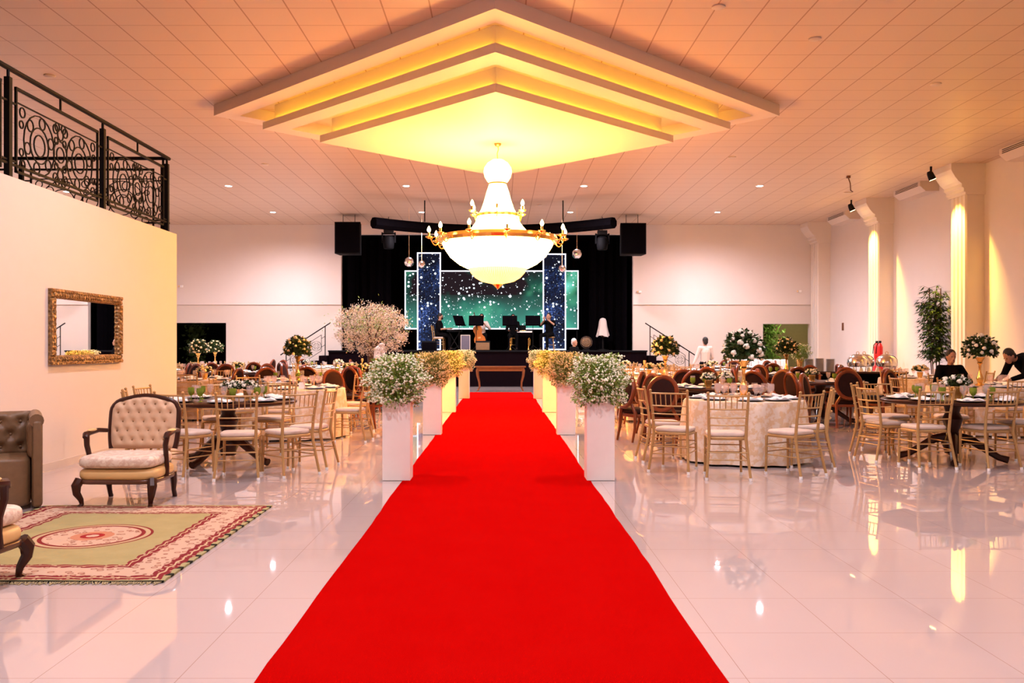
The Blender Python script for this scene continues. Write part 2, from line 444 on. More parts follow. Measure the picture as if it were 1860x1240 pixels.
# ceiling tray: three stepped diamond slabs
TX, TY = -.07, 16.4
def diamond(h): return [(TX, TY-h), (TX+h, TY), (TX, TY+h), (TX-h, TY)]
def dring(ho, hi, z0, z1):
    b = MB(); o = diamond(ho); i = diamond(hi); v = []
    for (p, z) in ((o, z0), (o, z1), (i, z0), (i, z1)): v += [(q[0], q[1], z) for q in p]
    f = []
    for k in range(4):
        q = (k+1) % 4
        f += [(k, q, 4+q, 4+k), (8+k, 12+k, 12+q, 8+q), (k, 8+k, 8+q, q), (4+k, 4+q, 12+q, 12+k)]
    b.add(v, f); return b
tray = empty('ceiling_tray', (TX, TY, 5.16)); 
def tp(b, name, m=M['plaster']):
    b.v = [(x-TX, y-TY, z-5.16) for x, y, z in b.v]; return b.build(name, m, tray)
tp(dring(5.2, 4.72, 5.65, 5.849), 'outer_frame')
tp(dring(4.30, 3.78, 5.40, 5.53), 'middle_frame')
b = dring(4.08, 3.78, 5.53, 5.849); tp(b, 'middle_frame_upstand')
b = MB(); b.prism(diamond(3.25), 5.16, 5.29); b.prism(diamond(3.03), 5.29, 5.60); tp(b, 'centre_panel')
b = MB(); b.prism(diamond(4.0), 5.60, 5.64); tp(b, 'upper_panel')
for (h, z) in ((4.19, 5.545), (3.14, 5.305)):
    D = diamond(h)
    for k in range(4):
        p, q = Vector(D[k]+(z,)), Vector(D[(k+1) % 4]+(z,)); dd = (q-p).normalized()
        b = MB().tube([p+dd*.12, q-dd*.12], .016, 6); tp(b, 'cove_light_strip', M['strip'])
tag(tray, 'stepped white diamond ceiling tray with glowing yellow coves above the chandelier', 'ceiling tray')

# columns
def column(yc, label):
    r = empty('column', (11.52, yc+.37, 0))
    x0 = 11.29-11.52; x1 = XR-11.52-.001; pts = [(x1, -.365), (x0+.04, -.365)]
    n = 4; w0 = .73/n
    for k in range(n):
        a = -.365+w0*k
        pts += [(x0, a+.025), (x0, a+w0-.025-.03), (x0+.035, a+w0-.03), (x0+.035, a+w0)]
    pts = pts[:-2]+[(x0+.02, .365), (x1, .365)]
    MB().prism(pts, 0.12, 5.12).build('fluted_shaft', M['column'], r)
    MB().box(x0-.05, x1, -.41, .41, 0, .14).build('plinth', M['column'], r)
    pr = [(x1, 5.10), (x0-.03, 5.10), (x0-.03, 5.15), (x0-.07, 5.17), (x0-.07, 5.25), (x0-.12, 5.28), (x0-.12, 5.36), (x0-.20, 5.42), (x0-.28, 5.52), (x0-.34, 5.62), (x0-.38, 5.70), (x0-.38, 5.849), (x1, 5.849)]
    MB().prism(pr, -.43, .43, 'y').build('capital', M['column'], r)
    tag(r, label, 'column')
column(16.6, 'fluted white column just outside the right edge, nearest one')
column(21.65, 'fluted white column at far right beside the bamboo palm, yellow lit')
column(26.66, 'fluted white column behind the chafing dishes, lit yellow near its capital')
column(31.76, 'unlit fluted white column in the far right corner beside the doorway')
def colspot(y, label):
    r = empty('spotlight', (10.62, y, 5.62))
    t = Vector((11.29, y, 3.9)); 
    MB().box(-.02, .02, -.02, .02, .05, .229).build('bracket', M['blackm'], r)
    h = MB().lathe([(.05, .12), (.075, .06), (.085, -.06), (.085, -.10)], 14).build('lamp_housing', M['blackm'], r, True); h.rotation_euler = (0, math.radians(-24), 0)
    h2 = MB().lathe([(.075, 0), (.075, .006)], 14).build('lens', M['spotlens'], h); h2.location = (0, 0, -.108)
    tag(r, label, 'spotlight')
    light('column_spot_beam', 'SPOT', (10.70, y, 5.46), 1400, (1, .56, .08), .04, (11.33, y, 3.6), 58, 1)
colspot(22.0, 'small black spotlight hanging at the capital of the nearest lit column')
colspot(27.0, 'small black spotlight hanging at the capital of the second lit column')
colspot(17.0, 'black spotlight beside the column outside the right edge')

def ac(y0, y1, label):
    r = empty('air_conditioner', (11.5, (y0+y1)/2, 5.6)); h = (y1-y0)/2
    MB().prism([(.249, .249), (-.26, .249), (-.26, .12), (-.10, -.02), (.249, -.02)], -h, h, 'y').build('shell', M['ac'], r)
    b = MB()
    for k in range(3): b.box(-.264, -.255, -h+.12, h-.12, .13+k*.038, .145+k*.038)
    b.build('louver', M['blackp'], r)
    tag(r, label, 'air conditioner')
ac(18.45, 20.1, 'ceiling air conditioner cut by the right edge of the photo')
ac(23.9, 25.5, 'ceiling air conditioner between the two yellow lit columns')
ac(29.1, 30.7, 'farthest ceiling air conditioner, beside the unlit corner column')

# downlight fixtures
dlp = None
def mk_dl():
    r = empty('downlight')
    MB().lathe([(.115, 0), (.115, -.012), (.085, -.016), (.085, 0)], 20, cap=False).build('trim_ring', M['glide'], r)
    MB().lathe([(.084, -.004), (.084, -.010)], 18).build('lens', M['disc'], r); return r
DLP = Proto(mk_dl())
dln = {(-7.5,24.6): 'leftmost of the front row of ceiling downlights', (-2.6,24.6): 'front row downlight just left of the chandelier',
       (2.3,24.6): 'front row downlight just right of the chandelier', (7.15,24.6): 'rightmost of the front row of ceiling downlights',
       (-7.5,29.4): 'leftmost of the rear row of ceiling downlights', (-2.6,29.4): 'rear row downlight left of chandelier near hanging rod',
       (2.3,29.4): 'rear row downlight right of chandelier near hanging rod', (7.15,29.4): 'rightmost of the rear row of ceiling downlights'}
for (x, y) in DL:
    DLP.put((x, y, CZ-.0005), 0, dln.get((x, y), 'unseen round recessed ceiling downlight outside the photo frame'), 'ceiling light', 'lit recessed ceiling downlights')

# ------------------------------------------------------------------ chandelier
def chandelier():
    z0 = 4.65
    r = empty('chandelier', (CHX, CHY, z0))
    Z = lambda z: z-z0
    b = MB().tube([(0,0,Z(5.16)), (.012,0,Z(5.05)), (-.01,0,Z(4.98)), (0,0,Z(4.84))], .010, 6); b.build('suspension_chain', M['goldmetal'], r)
    MB().lathe([(.001,Z(5.159)), (.07,Z(5.155)), (.05,Z(5.12)), (.015,Z(5.10))], 14).build('canopy', M['goldmetal'], r, True)
    prof = [(.02,4.87),(.10,4.86),(.19,4.80),(.25,4.71),(.262,4.64),(.24,4.54),(.19,4.46),(.155,4.425)]
    MB().lathe([(a, Z(z)) for a, z in prof][::-1], 48).build('crystal_ball', M['crystal'], r, True)
    MB().lathe([(.155,Z(4.40)),(.17,Z(4.405)),(.17,Z(4.43)),(.155,Z(4.44))], 32).build('neck_band', M['goldmetal'], r)
    prof = [(.155,4.41),(.20,4.28),(.25,4.10),(.30,3.95),(.36,3.84),(.38,3.80),(.41,3.70),(.47,3.62),(.56,3.52),(.66,3.44),(.82,3.41),(1.04,3.39)]
    MB().lathe([(a, Z(z)) for a, z in prof][::-1], 64).build('crystal_skirt', M['crystal'], r, True)
    MB().lathe([(.37,Z(3.81)),(.40,Z(3.80)),(.41,Z(3.84)),(.38,Z(3.86))], 40).build('upper_band', M['goldmetal'], r)
    MB().lathe([(1.03,Z(3.31)),(1.09,Z(3.32)),(1.115,Z(3.38)),(1.09,Z(3.44)),(1.0,Z(3.42))], 64).build('main_band', M['goldmetal'], r)
    prof = [(1.04,3.34),(1.0,3.24),(.88,3.06),(.72,2.93),(.56,2.85),(.52,2.84)]
    MB().lathe([(a, Z(z)) for a, z in prof][::-1], 64).build('crystal_bowl', M['crystal'], r, True)
    prof = [(.53,2.84),(.50,2.77),(.42,2.68),(.30,2.61),(.12,2.57),(.08,2.56)]
    MB().lathe([(a, Z(z)) for a, z in prof][::-1], 48).build('lower_basket', M['crystal'], r, True)
    MB().lathe([(.01,Z(2.47)),(.05,Z(2.51)),(.10,Z(2.555)),(.06,Z(2.58))], 16).build('finial', M['goldmetal'], r, True)
    def arm(ang, r0, r1, zb, zc):
        u = Vector((math.cos(ang), math.sin(ang), 0)); P = lambda rr, z: tuple(u*rr+Vector((0,0,Z(z))))
        b = MB(); pts = [P(r0, zb)]
        for k in range(1, 9):
            t = k/8; rr = r0+(r1-r0)*t; z = zb-.11*math.sin(PI*min(1, t*1.15))+(zc-zb)*t**2; pts.append(P(rr, z))
        b.tube(pts, .012, 6)
        mid = P((r0+r1)/2, zb+.0)
        c = Vector(mid); L = []
        for k in range(9):
            t = 2*PI*k/10; L.append(c+u*math.cos(t)*.045+Vector((0,0,1))*math.sin(t)*.045)
        b.tube(L, .008, 5)
        a = b.build('arm', M['goldmetal'], r, True)
        c2 = P(r1, zc)
        cup = MB().lathe([(.012,-.02),(.055,.0),(.07,.02),(.055,.03),(.02,.035),(.02,.10),(.016,.10)], 12, c2).build('candle_cup', M['goldmetal'], a, True)
        MB().lathe([(.014,.10),(.030,.125),(.034,.15),(.022,.185),(.004,.215)], 10, c2).build('bulb', M['bulb'], a, True)
    for k in range(12): arm(2*PI*k/12+.13, 1.07, 1.27, 3.37, 3.40)
    for k in range(6): arm(2*PI*k/6+.5, .38, .53, 3.82, 3.87)
    tag(r, 'large glowing tiered crystal chandelier with gold candle arms hanging from the tray', 'chandelier')
chandelier()

# ------------------------------------------------------------------ railings
def circ_panel(b, L, z0, z1, seed, small=False):
    """scroll work in the local xz plane, x 0..L"""
    h = z1-z0; zc = (z0+z1)/2; T = .009
    def rg(x, z, rr): b.ring((x, 0, z), rr, T, (0, 2), 20, 4)
    n = max(1, int(round(L/1.0)))
    for k in range(n):
        cx = L*(k+.5)/n; rb = min(h*.46, L/n*.36)
        rg(cx, zc, rb); rg(cx, zc, rb*.60); rg(cx, zc, rb*.36)
        for q in range(6):
            t = 2*PI*q/6+.3; rg(cx+rb*.8*math.cos(t), zc+rb*.8*math.sin(t), rb*.19)
        if k < n-1:
            x2 = L*(k+1)/n; rg(x2, zc, rb*.48); rg(x2, zc, rb*.27)
            for s in (-1, 1):
                rg(x2, zc+s*rb*.72, rb*.2); rg(x2-rb*.22, zc+s*rb*.95, rb*.15); rg(x2+rb*.22, zc+s*rb*.95, rb*.15)
        for s in (-1, 1):
            for e in (-1, 1): rg(cx+e*rb*1.08, zc+s*rb*.85, rb*.16)
            for e in (-1, 1): rg(cx+e*rb*1.14, zc+s*rb*.45, rb*.12)
def railing(p0, p1, posts, label, zt=4.35, zb=WZ):
    p0 = Vector(p0); p1 = Vector(p1); d = (p1-p0); L = d.length; rz = math.atan2(d.y, d.x)
    r = empty('railing', (p0.x, p0.y, 0), rz)
    MB().tube([(0,0,zt), (L,0,zt)], .028, 8).build('handrail', M['blackm'], r)
    b = MB().box(0, L, -.012, .012, zb+.15, zb+.175); b.build('bottom_rail', M['blackm'], r)
    for x in posts:
        MB().box(x-.03, x+.03, -.03, .03, zb-.03, zt-.1).tube([(x,0,zt-.1), (x,0,zt)], .018, 6).build('post', M['blackm'], r)
    for a, c in zip(posts[:-1], posts[1:]):
        x0, x1 = a+.14, c-.14; b = MB(); z0, z1 = zb+.09, zt-.16
        b.box(x0, x1, -.014, .014, z1-.03, z1); b.box(x0, x1, -.012, .012, z0, z0+.025)
        b.box(x0, x0+.025, -.012, .012, z0, z1); b.box(x1-.025, x1, -.012, .012, z0, z1)
        b.box(x0, x1, -.006, .006, z1-.17, z1-.155)
        for z in (z0+.1, z1-.2):
            b.box(a, x0, -.01, .01, z, z+.02); b.box(x1, c, -.01, .01, z, z+.02)
        b.box((x0+x1)/2-.01, (x0+x1)/2+.01, -.01, .01, z1, zt)
        bb = MB(); circ_panel(bb, x1-x0-.05, z0+.03, z1-.165, 1)
        b.add([(v[0]+x0+.025, v[1], v[2]) for v in bb.v], bb.f)
        b.build('scroll_panel', M['blackm'], r)
    tag(r, label, 'railing')
railing((WX-.09, 2.5, 0), (WX-.09, 14.0, 0), [.05, 2.32, 4.62, 6.92, 9.16, 11.4], 'black wrought iron scroll railing on the balcony edge beside the hall')
railing((-13.8, WY-.12, 0), (WX-.12, WY-.12, 0), [.1, 2.0, 4.0, 6.3, 8.52], 'black scroll railing across the far end of the balcony')

def stair_rail(side, label):
    x0 = 5.2 if side > 0 else -6.1
    r = empty('stair_railing', (x0, 31.3, 0)); s = side
    def P(x, z): return (s*x, 0, z)
    b = MB().tube([P(-.12, 2.24), P(1.62, 1.12)], .022, 6); b.build('handrail', M['blackm'], r)
    for x, zb in ((.05, 1.096), (1.42, .182)):
        zt = 2.24-(x+.12)*.644
        MB().tube([P(x, zb), P(x, zt)], .018, 6).build('post', M['blackm'], r)
    b = MB(); q = lambda x, dz: P(x, 2.24-(x+.12)*.644-dz)
    for a, c in (((.18, .22), (1.28, .22)), ((.18, .78), (1.28, .78)), ((.18, .22), (.18, .78)), ((1.28, .22), (1.28, .78)), ((.05, .35), (.18, .35)), ((.05, .65), (.18, .65)), ((1.28, .35), (1.42, .35)), ((1.28, .65), (1.42, .65))):
        b.tube([q(*a), q(*c)], .011, 4)
    for x in (.36, .73, 1.10):
        c = q(x, .5)
        for rr in (.17, .10, .05): b.ring(c, rr, .006, (0, 2), 14, 4)
        for k in range(4):
            t = PI/4+k*PI/2; b.ring((c[0]+.13*math.cos(t), 0, c[2]+.13*math.sin(t)), .05, .005, (0, 2), 10, 4)
    b.build('scroll_panel', M['blackm'], r)
    tag(r, label, 'railing')
stair_rail(1, 'small black scroll handrail on the right stage stairs')
stair_rail(-1, 'small black scroll handrail on the left stage stairs')

# ------------------------------------------------------------------ stage
SZ = 1.28
st = empty('stage', (-.45, 31.5, 0))
def sp(b, n, m): b.v = [(x+.45, y-31.5, z) for x, y, z in b.v]; return b.build(n, m, st)
b = MB().box(-6.07, 5.17, 31.5, YB-.041, 0, SZ-.05); b.box(OPL+.001, OPR-.001, YB-.041, 37.4, 0, SZ-.05); sp(b, 'platform', M['stage'])
b = MB().box(-6.09, 5.19, 31.46, YB-.042, SZ-.05, SZ); b.box(OPL+.001, OPR-.001, YB-.042, 37.4, SZ-.05, SZ); sp(b, 'stage_floor', M['blackp'])
tag(st, 'black stage platform across the back of the hall', 'stage')
def stairs(s, x0, label):
    r = empty('stage_stairs', (x0, 31.75, 0)); n = 6
    for k in range(n):
        z = SZ*(n-k)/(n+1); a, c = s*(.005+k*.27), s*(.005+(k+1)*.27)
        MB().box(min(a, c), max(a, c), -.5, .5, 0, z).build('step', M['stage'], r)
    tag(r, label, 'stairs')
stairs(1, 5.19, 'dark steps descending from the right end of the stage')
stairs(-1, -6.09, 'dark steps descending from the left end of the stage')

def curtain(x0, y0, x1, y1, z0, z1, label, amp=.06):
    L = math.hypot(x1-x0, y1-y0); n = int(L/.05); ux, uy = (x1-x0)/L, (y1-y0)/L
    b = MB(); vs = []; fs = []
    for j in range(2):
        for i in range(n+1):
            t = L*i/n; d = amp*math.sin(t*2*PI/.32)+amp*.4*math.sin(t*9.1)
            vs.append((ux*t-uy*d, uy*t+ux*d, [0, z1-z0][j]))
    fs = [(i, i+1, n+2+i, n+1+i) for i in range(n)]
    k = len(vs); vs += [(v[0]-uy*.012, v[1]+ux*.012, v[2]) for v in vs]; fs += [tuple(q+k for q in reversed(f)) for f in fs]
    b.add(vs, fs); o = b.build('stage_curtain', M['black'], None, True, (x0, y0, z0))
    tag(o, label, 'curtain')
curtain(-5.7, 37.0, 4.7, 37.0, SZ, 5.55, 'wide black curtain behind the led screens')
curtain(-5.62, YB+.3, -5.62, 36.8, SZ, 5.55, 'black curtain along the left side of the stage')
curtain(4.65, YB+.3, 4.65, 36.8, SZ, 5.55, 'black curtain along the right side of the stage')
curtain(-5.55, 34.2, -4.2, 34.2, SZ, 5.55, 'black wing curtain at stage left behind the blossom tree')
curtain(3.4, 34.2, 4.6, 34.2, SZ, 5.55, 'black wing curtain at stage right behind the standing musician')

def screen(xa, xb, y, za, zb, m, label):
    r = empty('led_screen', ((xa+xb)/2, y, za)); w = (xb-xa)/2; h = zb-za
    MB().box(-w, w, .0, .08, 0, h).build('housing', M['blackp'], r)
    p = MB().box(-w+.05, w-.05, -.008, -.001, -h/2+.05, h/2-.05).build('display', m, r); p.location = (0, 0, h/2)
    b = MB()
    for (a, c, d, e) in ((-w, w, h-.05, h), (-w, w, 0, .05), (-w, -w+.05, .05, h-.05), (w-.05, w, .05, h-.05)): b.box(a, c, -.02, -.001, d, e)
    b.build('lit_border', M['led'], r)
    tag(r, label, 'screen')
YS = 35.3; K = YS/1620
sx = lambda px: (px-909)*K
sz = lambda py, Y=YS: 1.4+(630-py)*Y/1620
screen(sx(759), sx(802), YS-.35, SZ, sz(460), M['scrb'], 'tall narrow led screen with blue sparkle, left one')
screen(sx(985), sx(1027), YS-.35, SZ, sz(462), M['scrb'], 'tall narrow led screen with blue sparkle, right one')
screen(sx(735), sx(1051), YS, sz(598), sz(491), M['scrg'], 'wide green nebula led screen behind the two tall ones')

# suspended things in front of the stage
b = MB(); pts = []
arc = empty('curved_truss', (-.2, 27.7, 5.2))
for k in range(25):
    x = -3.5+7.0*k/24; pts.append((x, -1.7*(x/3.5)**2, -.18))
MB().tube(pts, .17, 8, sq=1).build('wrapped_beam', M['black'], arc, True)
for s in (-1, 1):
    MB().tube([(s*2.1, -1.7*(2.1/3.5)**2, 0), (s*2.1, -1.7*(2.1/3.5)**2, .649)], .02, 6).build('hanging_rod', M['blackm'], arc)
tag(arc, 'long curved black beam hanging from the ceiling before the stage', 'beam')
def spk(px, Y, y0, y1, label):
    X = (px-909)*Y/1620; za = 1.4+(630-y1)*Y/1620; zb = 1.4+(630-y0)*Y/1620
    r = empty('hanging_loudspeaker', (X, Y, za)); h = zb-za
    b = MB().prism([(-.43, -.3), (.43, -.3), (.36, .35), (-.36, .35)], 0, h); b.build('cabinet', M['blackp'], r)
    g = MB().box(-.39, .39, -.315, -.301, .04, h-.04); g.build('grille', M['black'], r)
    b = MB().box(-.3, .3, -.02, .02, h, h+.04).tube([(-.2,0,h+.04), (-.2,0,5.849-za)], .01, 5).tube([(.2,0,h+.04), (.2,0,5.849-za)], .01, 5); b.build('bracket', M['blackm'], r)
    tag(r, label, 'loudspeaker')
spk(634, 30, 405, 462, 'black loudspeaker hanging above the left end of the stage')
spk(1148, 30, 407, 463, 'black loudspeaker hanging above the right end of the stage')
def mball(px, py, rp, Y, label):
    X = (px-909)*Y/1620; z = 1.4+(630-py)*Y/1620; rr = rp*Y/1620
    r = empty('mirror_ball', (X, Y, z))
    MB().ell((0,0,0), rr, n=16, m=12).build('faceted_ball', M['steel'], r)
    MB().tube([(0,0,rr), (0,0,5.849-z)], .006, 5).build('cord', M['candle'], r)
    tag(r, label, 'mirror ball')
mball(743, 476, 9, 28.5, 'larger mirror ball hanging left of the tall screen')
mball(766, 480, 7, 30, 'smaller mirror ball hanging in front of the left tall screen')
mball(1048, 461, 9, 28.5, 'larger mirror ball hanging right of the tall screen')
mball(1021, 488, 7, 30, 'smaller mirror ball hanging in front of the right tall screen')
def movhead(px, py, Y, label):
    X = (px-909)*Y/1620; z = 1.4+(630-py)*Y/1620
    r = empty('moving_head_light', (X, Y, z))
    MB().box(-.16, .16, -.12, .12, .26, .40).build('base', M['blackm'], r)
    MB().box(-.24, -.20, -.06, .06, -.05, .30).box(.20, .24, -.06, .06, -.05, .30).box(-.24, .24, -.06, .06, .24, .28).build('yoke', M['blackp'], r)
    MB().lathe([(.10,.20),(.18,.14),(.20,-.05),(.17,-.24),(.15,-.26)], 18).build('lamp_head', M['blackp'], r, True)
    MB().tube([(0,0,.4), (0,0,5.849-z)], .012, 5).build('hanger', M['blackm'], r)
    tag(r, label, 'stage light')
movhead(706, 438, 30.5, 'round black stage lamp hanging left of the screens')
movhead(1094, 440, 30.5, 'round black stage lamp hanging right of the screens')

# ------------------------------------------------------------------ carpet, rug, pedestals, altar
b = MB(); vs = []; n = 110; rr = random.Random(3); wl = wr = 0
for i in range(n+1):
    y = -1.0+28.6*i/n
    wl += rr.uniform(-.006, .006)-wl*.15; wr += rr.uniform(-.006, .006)-wr*.15
    for x in (-1.035+wl, -.4, .35, .948+wr): vs.append((x, y, .004))
fs = [(i*4+k, i*4+k+1, i*4+k+5, i*4+k+4) for i in range(n) for k in range(3)]
k0 = len(vs); vs += [(v[0], v[1], .0003) for v in vs]
fs += [tuple(q+k0 for q in reversed(f)) for f in fs]
fs += [(i*4, i*4+4, k0+i*4+4, k0+i*4) for i in range(n)]+[(i*4+7, i*4+3, k0+i*4+3, k0+i*4+7) for i in range(n)]
fs += [(n*4+k+1, n*4+k, k0+n*4+k, k0+n*4+k+1) for k in range(3)]
o = b.add(vs, fs).build('red_carpet', M['carpet']); tag(o, 'long red carpet running down the aisle to the stage', 'carpet')

rg = empty('rug', (-3.0, 6.56, 0))
vs = []; nx, ny = 30, 40
for j in range(ny+1):
    for i in range(nx+1):
        x = -1+2*i/nx; y = -1.27+2.54*j/ny
        e = abs(x) > .99; vs.append((x+(.006*math.sin(y*38) if e else 0), y, .012+.0015*math.sin(x*7+y*5)))
fs = [(j*(nx+1)+i, j*(nx+1)+i+1, (j+1)*(nx+1)+i+1, (j+1)*(nx+1)+i) for j in range(ny) for i in range(nx)]
b = MB().add(vs, fs); b.box(-.998, .998, -1.268, 1.268, .0005, .0105); b.build('pile', M['rug'], rg)
rr = random.Random(5); M['fringe'] = mat('rug_fringe', (.36, .28, .14), .9)
for s in (-1, 1):
    b = MB()
    for k in range(260):
        x = -.99+1.98*k/259; a = rr.uniform(-.03, .03); l = rr.uniform(.03, .06)
        b.tube([(x, s*1.265, .008), (x+a*.5, s*(1.265+l*.5), .007), (x+a, s*(1.265+l), .003)], .0028, 3)
    b.build('fringe', M['fringe'], rg)['kind'] = 'stuff'
tag(rg, 'green persian rug with rose borders and central medallion on the floor', 'rug')

def gyp_ball(name, rad, nf, nl, seed, fl, lf, flat=.9, fs=.010):
    rr = random.Random(seed); r = empty(name)
    def pt(k0, k1):
        while True:
            p = Vector((rr.uniform(-1, 1), rr.uniform(-1, 1), rr.uniform(-.85, 1)))
            l = p.length
            if .15 < l < 1: break
        lump = 1+.13*math.sin(5*p.x/l+seed)*math.cos(4*p.y/l+2*seed)+.10*math.sin(9*p.z/l+seed)
        return p/l*rad*lump*rr.uniform(k0, k1)
    b = MB()
    for _ in range(nl):
        p = pt(.3, .99); d = p.normalized(); t = Vector((rr.gauss(0, 1), rr.gauss(0, 1), rr.gauss(0, 1))); s = d.cross(t).normalized()
        a = (d+t*.35).normalized(); L = rr.uniform(.025, .05)*rad/.3; w = L*.28
        q = p+a*L; nrm = s*w
        b.add([p, p+a*L*.5+nrm, q, p+a*L*.5-nrm], [(0, 1, 2, 3)])
    b2 = MB()
    for _ in range(120):
        p = pt(.8, 1.0); b.tube([(0, 0, -rad*.75), tuple(p*.5+Vector((0, 0, -.1*rad))), tuple(p)], .0022, 3)
    for _ in range(nf//3):
        c = pt(.80, 1.05)
        for _ in range(3):
            p = c+Vector((rr.gauss(0, .013), rr.gauss(0, .013), rr.gauss(0, .013)))*(rad/.3); q = fs*rr.uniform(.6, 1.4)*rad/.3
            b2.add([p+Vector((q,0,0)), p+Vector((0,q,0)), p+Vector((-q,0,0)), p+Vector((0,-q,0)), p+Vector((0,0,q)), p+Vector((0,0,-q))],
                   [(0,1,4),(1,2,4),(2,3,4),(3,0,4),(1,0,5),(2,1,5),(3,2,5),(0,3,5)])
    for q in (b, b2): q.v = [(v[0], v[1], v[2]*flat) for v in q.v]
    b.build('foliage', lf, r); b2.build('blossom_spray', fl, r)
    return r
GA = Proto(gyp_ball('bouquet', .335, 2100, 3600, 1, M['gyp'], M['leaf2']))
GB = Proto(gyp_ball('bouquet', .335, 2300, 3000, 2, mat('yellow_lit_blossom', (.80, .70, .38), .7, var=.2, nsc=20), mat('yellow_lit_leaf', (.24, .27, .07), .6, var=.4, nsc=20)))  # rear bouquets: yellow chandelier light put into blossom and leaf colours
def pedestal_root():
    r = empty('pedestal')
    MB().box(-.145, .145, 0, .29, 0, .80).build('body', M['pedestal'], r)
    MB().box(-.147, .147, -.002, .292, .80, .813).build('top_plate', M['pedestal'], r)
    return r
PP = Proto(pedestal_root())
Q4 = [(9.33, 'front'), (14.2, 'second'), (19.1, 'third'), (24.2, 'rearmost')]
for k, (y, nm) in enumerate(Q4):
    for s, xs in ((-1, [-1.09, -1.09, -1.11, -.99][k]), (1, 1.05)):
        sd = 'left' if s < 0 else 'right'
        PP.put((xs, y, .0045), 0, f'{nm} white square pedestal on the {sd} side of the red carpet', 'pedestal', 'white aisle pedestals')
        bl = (GA if k in (0,) else GB)
        bx = bl.put((xs, y+.12, .813+[.225, .235, .235, .235][k]), R.uniform(0, 6), f"{'white and green' if k==0 else 'yellow-lit'} baby's breath bouquet on the {nm} {sd} pedestal", 'bouquet', 'aisle bouquets', sc=[.95, .95, .95, .95][k])

al = empty('altar_table', (0, 28.0, 0))
MB().box(-.80, .80, -.02, .46, .755, .795).build('tabletop', M['altarwood'], al)
MB().box(-.74, .74, .02, .42, .64, .755).build('apron', M['altarwood'], al)
for sx_ in (-1, 1):
    for yy in (.05, .39):
        pts = [(sx_*.70, yy, .76), (sx_*.73, yy, .66), (sx_*.72, yy, .5), (sx_*.67, yy, .3), (sx_*.66, yy, .14), (sx_*.70, yy, .05), (sx_*.73, yy, .02)]
        MB().tube(pts, [.045, .05, .04, .03, .025, .03, .02], 8).build('leg', M['altarwood'], al, True)
tag(al, 'plain brown wooden altar table at the end of the red carpet', 'table')

# ------------------------------------------------------------------ chairs
def chiavari():
    r = empty('chiavari_chair'); g = M['champagne']
    MB().rbox(-.20, .20, -.17, .21, .445, .495, .022).build('seat', M['cushion'], r, True)
    MB().rbox(-.20, .20, -.185, .215, .415, .447, .010).build('seat_frame', g, r, True)
    for s in (-1, 1):
        pts = [(s*.225, -.27, .02), (s*.205, -.215, .25), (s*.19, -.18, .43), (s*.195, -.20, .62), (s*.208, -.25, .90)]
        l = MB().tube(pts, [.014, .016, .018, .016, .014], 8); l.ell((s*.209, -.254, .915), .017, n=8, m=5); l = l.build('leg', g, r, True)
        MB().tube([(s*.226, -.272, .0), (s*.225, -.27, .03)], .018, 8).build('foot_cap', M['glide'], l)
        l = MB().tube([(s*.195, .20, .02), (s*.188, .195, .43)], [.013, .017], 8).build('leg', g, r, True)
        MB().tube([(s*.195, .20, 0), (s*.195, .20, .03)], .018, 8).build('foot_cap', M['glide'], l)
    b = MB()
    def rail(z, rad, bow=.035):
        t = (z-.43)/.47; y0 = -.18-.07*t; xw = .19+.018*t
        b.tube([(xw*math.cos(a)*1.0, y0-bow*math.sin(a), z) for a in [PI*k/8 for k in range(9)]] if False else
               [(-xw+2*xw*k/8, y0-bow*(1-(2*k/8-1)**2), z) for k in range(9)], rad, 6)
        return y0, xw
    y0, x0 = rail(.885, .011); y1, x1 = rail(.745, .009); rail(.655, .008); rail(.575, .008)
    for k in range(6):
        u = (k+.5)/6*2-1; u *= .86; bow = .035*(1-u*u)
        b.tube([(x1*u, y1-bow, .745), (x0*u, y0-bow, .885)], .006, 5)
    b.build('backrest', g, r)
    b = MB()
    for z in (.31, .22):
        for s in (-1, 1): b.tube([(s*.205, -.23+.02*(z > .3), z), (s*.192, .197, z)], .007, 5)
    for z in (.33, .25):
        b.tube([(-.19, .197, z), (.19, .197, z)], .007, 5); b.tube([(-.207, -.22, z-.04), (.207, -.22, z-.04)], .007, 5)
    b.build('stretcher', g, r)
    return r
def medallion():
    r = empty('medallion_chair'); g = M['redwood']
    MB().rbox(-.24, .24, -.22, .24, .41, .49, .035).build('seat', M['darkfabric'], r, True)
    MB().rbox(-.245, .245, -.225, .245, .36, .412, .015).build('seat_frame', g, r, True)
    tl = Matrix.Translation((0, -.26, .745)) @ Matrix.Rotation(math.radians(-10), 4, 'X')
    b = MB(); pts = [(.215*math.cos(t), 0, .235*math.sin(t)) for t in [2*PI*k/28 for k in range(28)]]
    b.tube(pts, .032, 8, True, mt=tl); b.build('back_frame', g, r, True)
    b = MB(); b.ell((0, 0, 0), .20, .035, .22, 24, 9, mt=tl); b.build('back_upholstery', M['darkfabric'], r, True)
    for s in (-1, 1):
        MB().tube([(s*.13, -.245, .56), (s*.20, -.22, .42), (s*.205, -.235, .2), (s*.21, -.28, 0)], [.022, .028, .022, .016], 8).build('leg', g, r, True)
        MB().tube([(s*.21, .21, .42), (s*.215, .22, .2), (s*.205, .215, 0)], [.028, .022, .014], 8).build('leg', g, r, True)
    return r
